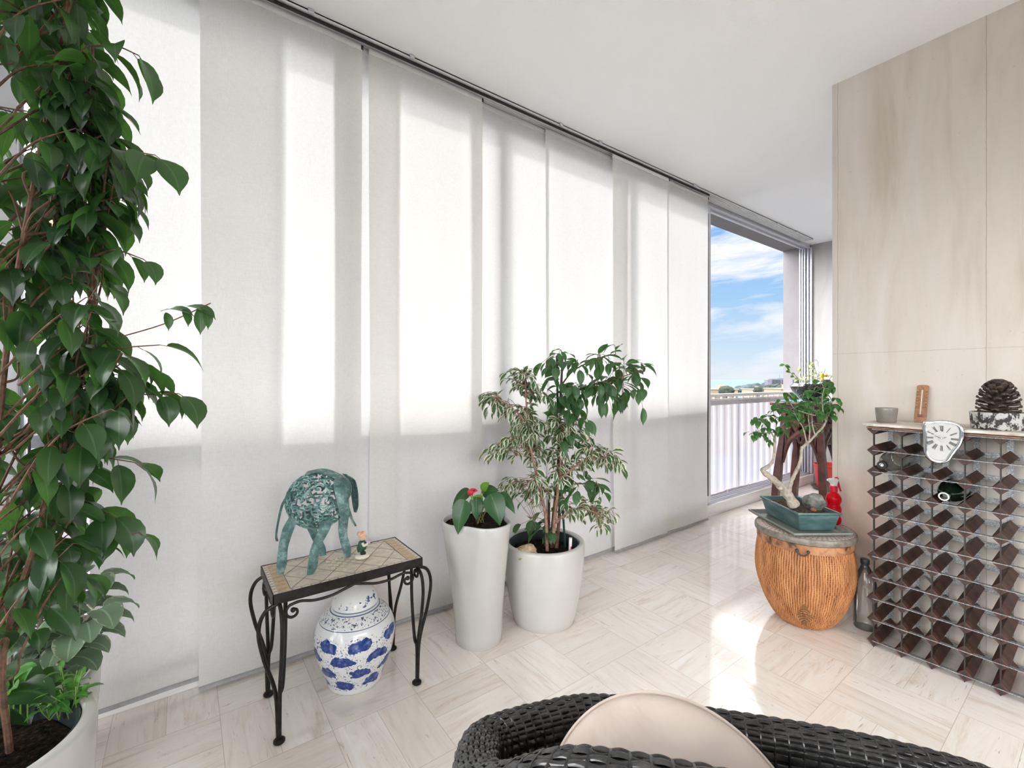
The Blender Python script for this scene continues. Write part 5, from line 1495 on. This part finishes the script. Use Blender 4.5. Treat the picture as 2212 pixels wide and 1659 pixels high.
ee = V((0, -1, 0)); ez = V((0, 0, 1))
def ray_r(a):
    """distance from the hub to the dial edge at clock angle a"""
    d = ee*math.sin(a)+ez*math.cos(a); best = .03
    poly = inset(oc, .90)
    for q in poly:
        v = q-c0; w = v.dot(d); s_ = (v-d*w).length
        if w > 0 and s_ < .006: best = w
    return best
m = MB()
NUM = {12: 'XII', 1: 'I', 2: 'II', 3: 'III', 4: 'IIII', 5: 'V', 6: 'VI', 7: 'VII', 8: 'VIII', 9: 'IX', 10: 'X', 11: 'XI'}
def stroke(a, b, w):
    d = (b-a).normalized(); s_ = d.cross(V((1, 0, 0))).normalized()*w
    x0_ = V((-.0006, 0, 0)); m.prism([a-s_, b-s_, b+s_, a+s_], [a-s_+x0_, b-s_+x0_, b+s_+x0_, a+s_+x0_])
for h, txt in NUM.items():
    a = h*PI/6; R1 = min(ray_r(a)*.95, .046); R0 = R1*.56; d = ee*math.sin(a)+ez*math.cos(a); s_ = ee*math.cos(a)-ez*math.sin(a)
    wd = {'I': .0026, 'V': .0046, 'X': .0050}; tot = sum(wd[c] for c in txt); x = -tot/2
    for c in txt:
        w = wd[c]; l, r = x+.0004, x+w-.0004; q = lambda xx, rr: c0+d*rr+s_*xx*(.65+.35*rr/R1)
        if c == 'I': stroke(q((l+r)/2, R0), q((l+r)/2, R1), .00065)
        if c == 'V': stroke(q(l, R1), q((l+r)/2, R0), .0007); stroke(q(r, R1), q((l+r)/2, R0), .00035)
        if c == 'X': stroke(q(l, R1), q(r, R0), .0007); stroke(q(r, R1), q(l, R0), .00035)
        x += w
m.build('numerals', simple('black_ink', (.02, .02, .02), .5), ck, smooth=False)
m = MB(); m.tube([c0+(ee*.0085*math.sin(k*PI/14)+ez*.0135*math.cos(k*PI/14)) for k in range(28)], .0002, 4, closed=True)
m.build('dial_ring', simple('grey_ring', (.3, .3, .3), .5), ck)
m = MB()
for a, l in ((PI*.37, .014), (-PI*.36, .020)):
    d = ee*math.sin(a)+ez*math.cos(a); stroke(c0-d*.004+V((-.002, 0, 0)), c0+d*l+V((-.002, 0, 0)), .0007)
m.build('hand', simple('black_hand', (.015, .015, .015), .4), ck, smooth=False)
MB().ball(c0+V((-.003, 0, 0)), .0035, 12, 8).build('hub', simple('hub_silver', (.8, .8, .82), .1, 1), ck)

# speckled dish with a pine cone
DC = V((2.340, .262, ST))
def m_speck():
    k = NT('speckled_ceramic'); p = k.obj()
    n = k.noise(k.map(p, (60, 60, 42)), 1, 4, .65)
    return k.done(k.pbr(k.ramp(n, [(.47, (.025, .022, .02)), (.53, (.52, .51, .49))]), .55))
o = MB().lathe([(0, 0), (.066, 0), (.069, .003), (.073, .058), (.072, .061), (.068, .061), (.066, .056), (.064, .040), (0, .040)], DC, 56).build('speckled_dish', m_speck())
tag(o, 'black and white speckled round dish under the pine cone', 'dish')
pc = thing('pine_cone', 'large open dark brown pine cone standing in the speckled dish', 'pine cone', DC+V((0, 0, .041)))
core = MB(); scl = MB(); z0c = .041; Hc = .135
core.lathe([(0, z0c), (.022, z0c+.004), (.026, z0c+.05), (.018, z0c+.10), (.004, z0c+.128), (0, z0c+.13)], DC, 16)
core.build('core', simple('cone_core', (.05, .033, .022), .9, var=.3), pc)
for i in range(92):
    s = i/91; a = i*2.39996; z = z0c+.006+s*.122
    R = .053*math.sin(PI*(.30+.62*s))**.65*(1 if s < .75 else 1-(s-.75)*1.2); R = max(R, .012)
    tilt = lerp(-.10, 1.35, s**1.6); d = V((math.cos(a)*math.cos(tilt), math.sin(a)*math.cos(tilt), math.sin(tilt)))
    sd2 = V((-math.sin(a), math.cos(a), 0)); up2 = sd2.cross(d)
    if up2.z < 0: up2 = -up2
    b = DC+V((.010*math.cos(a), .010*math.sin(a), z)); Ls = R-.006
    vs = []
    for (f, w, th, bow) in ((.15, .004, .0015, 0), (.55, .0065, .0013, -.001), (.85, .0102, .0018, .001), (.97, .0092, .0038, .003), (1.03, .0040, .0022, .004)):
        for e in (-1, 0, 1):
            q = b+d*(Ls*f)+sd2*(w*e)+up2*(bow-.002*abs(e)); vs += [q+up2*th, q-up2*th]
    fs = []
    for r in range(4):
        for e in range(2):
            k0 = r*6+e*2; fs += [(k0, k0+2, k0+8, k0+6), (k0+1, k0+7, k0+9, k0+3)]
        fs += [(r*6, r*6+6, r*6+7, r*6+1), (r*6+4, r*6+5, r*6+11, r*6+10)]
    fs += [(24, 26, 28, 29, 27, 25)]
    scl.add(vs, fs)
def m_cone():
    k = NT('cone_scale'); n = k.noise(k.map(k.obj(), (60, 60, 60)), 1, 4, .6)
    return k.done(k.pbr(k.ramp(n, [(.35, (.022, .015, .011)), (.6, (.085, .058, .042)), (.75, (.26, .19, .14))]), .75))
scl.build('scales', m_cone(), pc, smooth=False)

# ---- bottles
def bottle(name, c, axis, prof, mat, label, cap=None):
    c = V(c); R = V((0, 0, 1)).rotation_difference(V(axis)).to_matrix()
    t = thing(name, label, 'bottle', c)
    MB().lathe([(0, 0)]+prof, c, 36, M=R).build('bottle_body', mat, t)
    if cap:
        (pr, mt, nm_) = cap
        MB().lathe(pr, c, 24, M=R).build(nm_, mt, t)
    return t, R
def bprofile(r, H, rn, hn):
    hs = H-hn; a = spl([(r, hs*.60, 0), (r*.98, hs*.72, 0), (r*.80, hs*.88, 0), (rn*1.25, hs*.99, 0), (rn, hs+hn*.35, 0), (rn, H-.012, 0)], 5)
    return [(r*.94, 0), (r, .006)]+[(q.x, q.y) for q in a]+[(rn*1.12, H-.012), (rn*1.12, H-.002), (rn*.8, H), (rn*.75, H-.02)]
M['clearg'] = glassmat('clear_bottle_glass', (.96, .97, .96), 1.4, .03, .05, (.75, .77, .74))
M['darkg'] = simple('dark_green_glass', (.006, .014, .008), .06, var=.1)
c = V((2.470, YR[0]-.0436, ZR[8]+.0428))
t, R = bottle('clear_bottle', c, (-1, 0, 0), bprofile(.040, .275, .0145, .045), M['clearg'], 'clear bottle with a black cap lying in the upper left of the wine rack',
              ([(.0155, .262), (.016, .264), (.016, .290), (.015, .292), (0, .292)], simple('black_cap', (.012, .012, .014), .3), 'cap'))
m = MB(); cc = c+V((-.2925, 0, 0))
m.tube([cc+V((0, .0075*math.cos(k*.55)*(1-.05*k), .0075*math.sin(k*.55)*(1-.05*k))) for k in range(13)], .0009, 5); m.ball(cc, (.001, .0035, .0035), 10, 6)
m.build('white_emblem', M['railwhite'], t)
c = V((2.470, YR[2]-.0436, ZR[7]+.0428))
t, R = bottle('dark_bottle', c, (-1, 0, 0), bprofile(.040, .285, .0145, .06), M['darkg'], 'dark green wine bottle lying in the middle of the wine rack')
cc = c+V((-.2855, 0, 0)); m = MB(); m.tube([cc+V((0, .0128*math.cos(k*PI/16), .0128*math.sin(k*PI/16))) for k in range(32)], .0022, 6, closed=True); m.build('white_ring', M['railwhite'], t)
c = V((2.395, .664, 0))
bottle('water_bottle', c, (0, 0, 1), [(.040, 0), (.043, .006), (.0425, .08), (.043, .15)]+[(q.x, q.y) for q in spl([(.043, .165, 0), (.040, .20, 0), (.028, .240, 0), (.015, .268, 0), (.0135, .280, 0)], 5)],
       M['clearg'], 'large clear bottle standing on the floor between basket and wine rack', ([(.0155, .276), (.0165, .278), (.0165, .296), (.015, .298), (0, .298)], simple('dark_grey_cap', (.05, .06, .065), .4), 'cap'))

# ================================================================== rattan tub chair in front
random.seed(3)
RIM = [(-.080, .655, .56), (-.052, .745, .527), (.05, .815, .505), (.17, .845, .497), (.39, .785, .509), (.585, .715, .520), (.72, .655, .515), (.765, .56, .52), (.69, .46, .56), (.50, .385, .64), (.25, .36, .716), (.05, .40, .720), (-.055, .50, .638)]
rim3 = spl([V(q) for q in RIM], 26, closed=True)
rim = [V((q.x, q.y, 0)) for q in rim3]
NU = len(rim); ctr = V((.32, .60, 0))
ch = thing('rattan_tub_chair', 'glossy black woven rattan tub chair in the foreground', 'chair', PR(.32, .6, 0))
nrm2 = []
for i in range(NU):
    tg = (rim[(i+1) % NU]-rim[i-1]).normalized(); n_ = V((tg.y, -tg.x, 0))
    if n_.dot(rim[i]-ctr) < 0: n_ = -n_
    nrm2.append(n_)
# cross-section of the tub wall: outside from the floor, over the rim, inside down to the seat
sec = []
HR = .030
for k in range(34): sec.append(('o', k/34))
for k in range(13): sec.append(('r', k/12))
for k in range(1, 12): sec.append(('i', k/12))
def chp(i, sc_, off=0.):
    q = rim[i % NU]; n_ = nrm2[i % NU]; zt = rim3[i % NU].z; kd, s = sc_
    wr_ = HR
    if kd == 'o':
        z = lerp(.035, zt-.035, s); o_ = n_*(-.055*(1-s)**1.5); return q+o_+n_*off+V((0, 0, z))
    if kd == 'r':
        a = PI*s; c_ = q-n_*wr_
        return c_+n_*((wr_+off)*math.cos(a))+V((0, 0, zt-.035+(.035+off)*math.sin(a)**.75))
    z = lerp(zt-.035, .30, s); return q-n_*(2*wr_+.03*s+off)+V((0, 0, z))
def toW(q): return PR(q.x, q.y, q.z)
M['rattan'] = None
def m_rat():
    k = NT('black_rattan'); n = k.noise(k.map(k.obj(), (40, 40, 40)), 1, 3, .6)
    return k.done(k.pbr(k.ramp(n, [(.3, (.012, .012, .013)), (.7, (.052, .051, .050))]), .20))
M['rattan'] = m_rat()
# arc-length positions for even stakes
NS = 104
al = [0]
for i in range(NU): al.append(al[-1]+(rim[(i+1) % NU]-rim[i]).length)
TOT = al[-1]
def wave(i, row):
    ph = al[i % NU]/TOT*NS
    return .0016*math.cos(PI*(ph+row))
shell = MB()
vs = []; fs = []; ns = len(sec)
for i in range(NU):
    for sc_ in sec: vs.append(toW(chp(i, sc_, -.004)))
for i in range(NU):
    for k in range(ns-1):
        a = i*ns+k; b = ((i+1) % NU)*ns+k; fs.append((a, b, b+1, a+1))
shell.add(vs, fs); shell.build('wall_core', simple('rattan_shadow_core', (.008, .008, .008), .8), ch, ang=180)
wv = MB()
def sub(i0): return i0
for row, sc_ in enumerate(sec):
    if sc_[0] == 'o' and sc_[1] < .3 and row % 1: continue
    vs = []; fs = []; prev = None
    if sc_[0] == 'o': hgt = .0062
    elif sc_[0] == 'r': hgt = .0034
    else: hgt = .0075
    row_next = sec[min(row+1, len(sec)-1)]
    for i in range(NU*2):
        i0 = i//2
        if i % 2:
            f = lambda s_, o_: (chp(i0, s_, o_)+chp(i0+1, s_, o_))*.5
            w = .0016*math.cos(PI*((al[i0]+al[i0+1])*.5/TOT*NS+row))
        else:
            f = lambda s_, o_: chp(i0, s_, o_); w = wave(i0, row)
        c0_ = f(sc_, w); c1_ = f(sec[min(row+1, len(sec)-1)] if row+1 < len(sec) else sc_, w); cm1 = f(sec[max(row-1, 0)], w)
        tv = (c1_-cm1); sp_ = tv.length*.5*.46; tv = tv.normalized(); out = (f(sc_, w+.01)-c0_).normalized()
        vs += [toW(c0_-tv*sp_-out*.0012), toW(c0_-tv*sp_*.55+out*.0014), toW(c0_+tv*sp_*.55+out*.0014), toW(c0_+tv*sp_-out*.0012)]
    nn = NU*2
    for i in range(nn):
        j = (i+1) % nn
        for k in range(3): fs.append((i*4+k, j*4+k, j*4+k+1, i*4+k+1))
    wv.add(vs, fs)
wv.build('weave', M['rattan'], ch, ang=180)
sk = MB()
k0 = 0
for s_ in range(NS):
    tgt = (s_+.5)/NS*TOT
    while al[k0+1] < tgt: k0 += 1
    f = (tgt-al[k0])/(al[k0+1]-al[k0])
    pts = [toW(chp(k0, sc_, 0).lerp(chp(k0+1, sc_, 0), f)) for sc_ in sec]
    sk.tube(pts, .0022, 5)
sk.build('stake', M['rattan'], ch)
sk_ = bpy.data.objects
# seat pad and back cushion
m = MB()
ins = [q-n_*.125 for q, n_ in zip(rim, nrm2)]
lo = [toW(V((q.x, q.y, .29))) for q in ins[::4]]; hi = [toW(V((q.x, q.y, .33))) for q in ins[::4]]
m.prism(lo, hi); M['linen'] = None
def m_linen():
    k = NT('beige_cotton'); p = k.obj()
    n = k.noise(k.map(p, (7, 7, 7)), 1, 4, .55, .5); w = k.noise(k.map(p, (600, 600, 600)), 1, 1, .5)
    c = k.ramp(n, [(.35, (.50, .42, .37)), (.65, (.60, .52, .46))])
    nd = k.pbr(c, .9); k.set(nd.inputs['Normal'], k.bump(n, .5, .02)); return k.done(nd)
M['linen'] = m_linen()
m.build('seat', M['rattan'], ch, smooth=False, bevel=.008)
cu = thing('round_cushion', 'round beige cushion with piped edge inside the rattan tub chair', 'cushion', PR(.2, .6, .34))
uu = RGT*.985+FWD*-.17; uu.normalize(); vv_ = V((0, 0, .86))-FWD*-.50; vv_.normalize(); nn_ = uu.cross(vv_).normalized()
if nn_.dot(FWD) > 0: nn_ = -nn_
CCu = PR(.222, .592, .440)
def cushion(u, v):
    a = 2*PI*u; b = v*PI
    r = math.sin(b)**.55 if b < PI else 0; h = math.cos(b)
    rr = .180*r*(1+.012*noise.noise(V((math.cos(a)*2, math.sin(a)*2, 0))))
    d = .040*(1 if h > 0 else -1)*abs(h)**.75*(1+.10*noise.noise(V((math.cos(a)*r*3, math.sin(a)*r*3, 3))))
    return CCu+uu*(rr*math.cos(a))+vv_*(rr*1.02*math.sin(a))+nn_*d
MB().grid(cushion, 64, 33, cu=True).build('pad', M['linen'], cu, ang=180)
MB().tube([CCu+uu*(.1815*math.cos(2*PI*k/96))+vv_*(.185*math.sin(2*PI*k/96)) for k in range(96)], .0028, 6, closed=True).build('piping', M['linen'], cu)
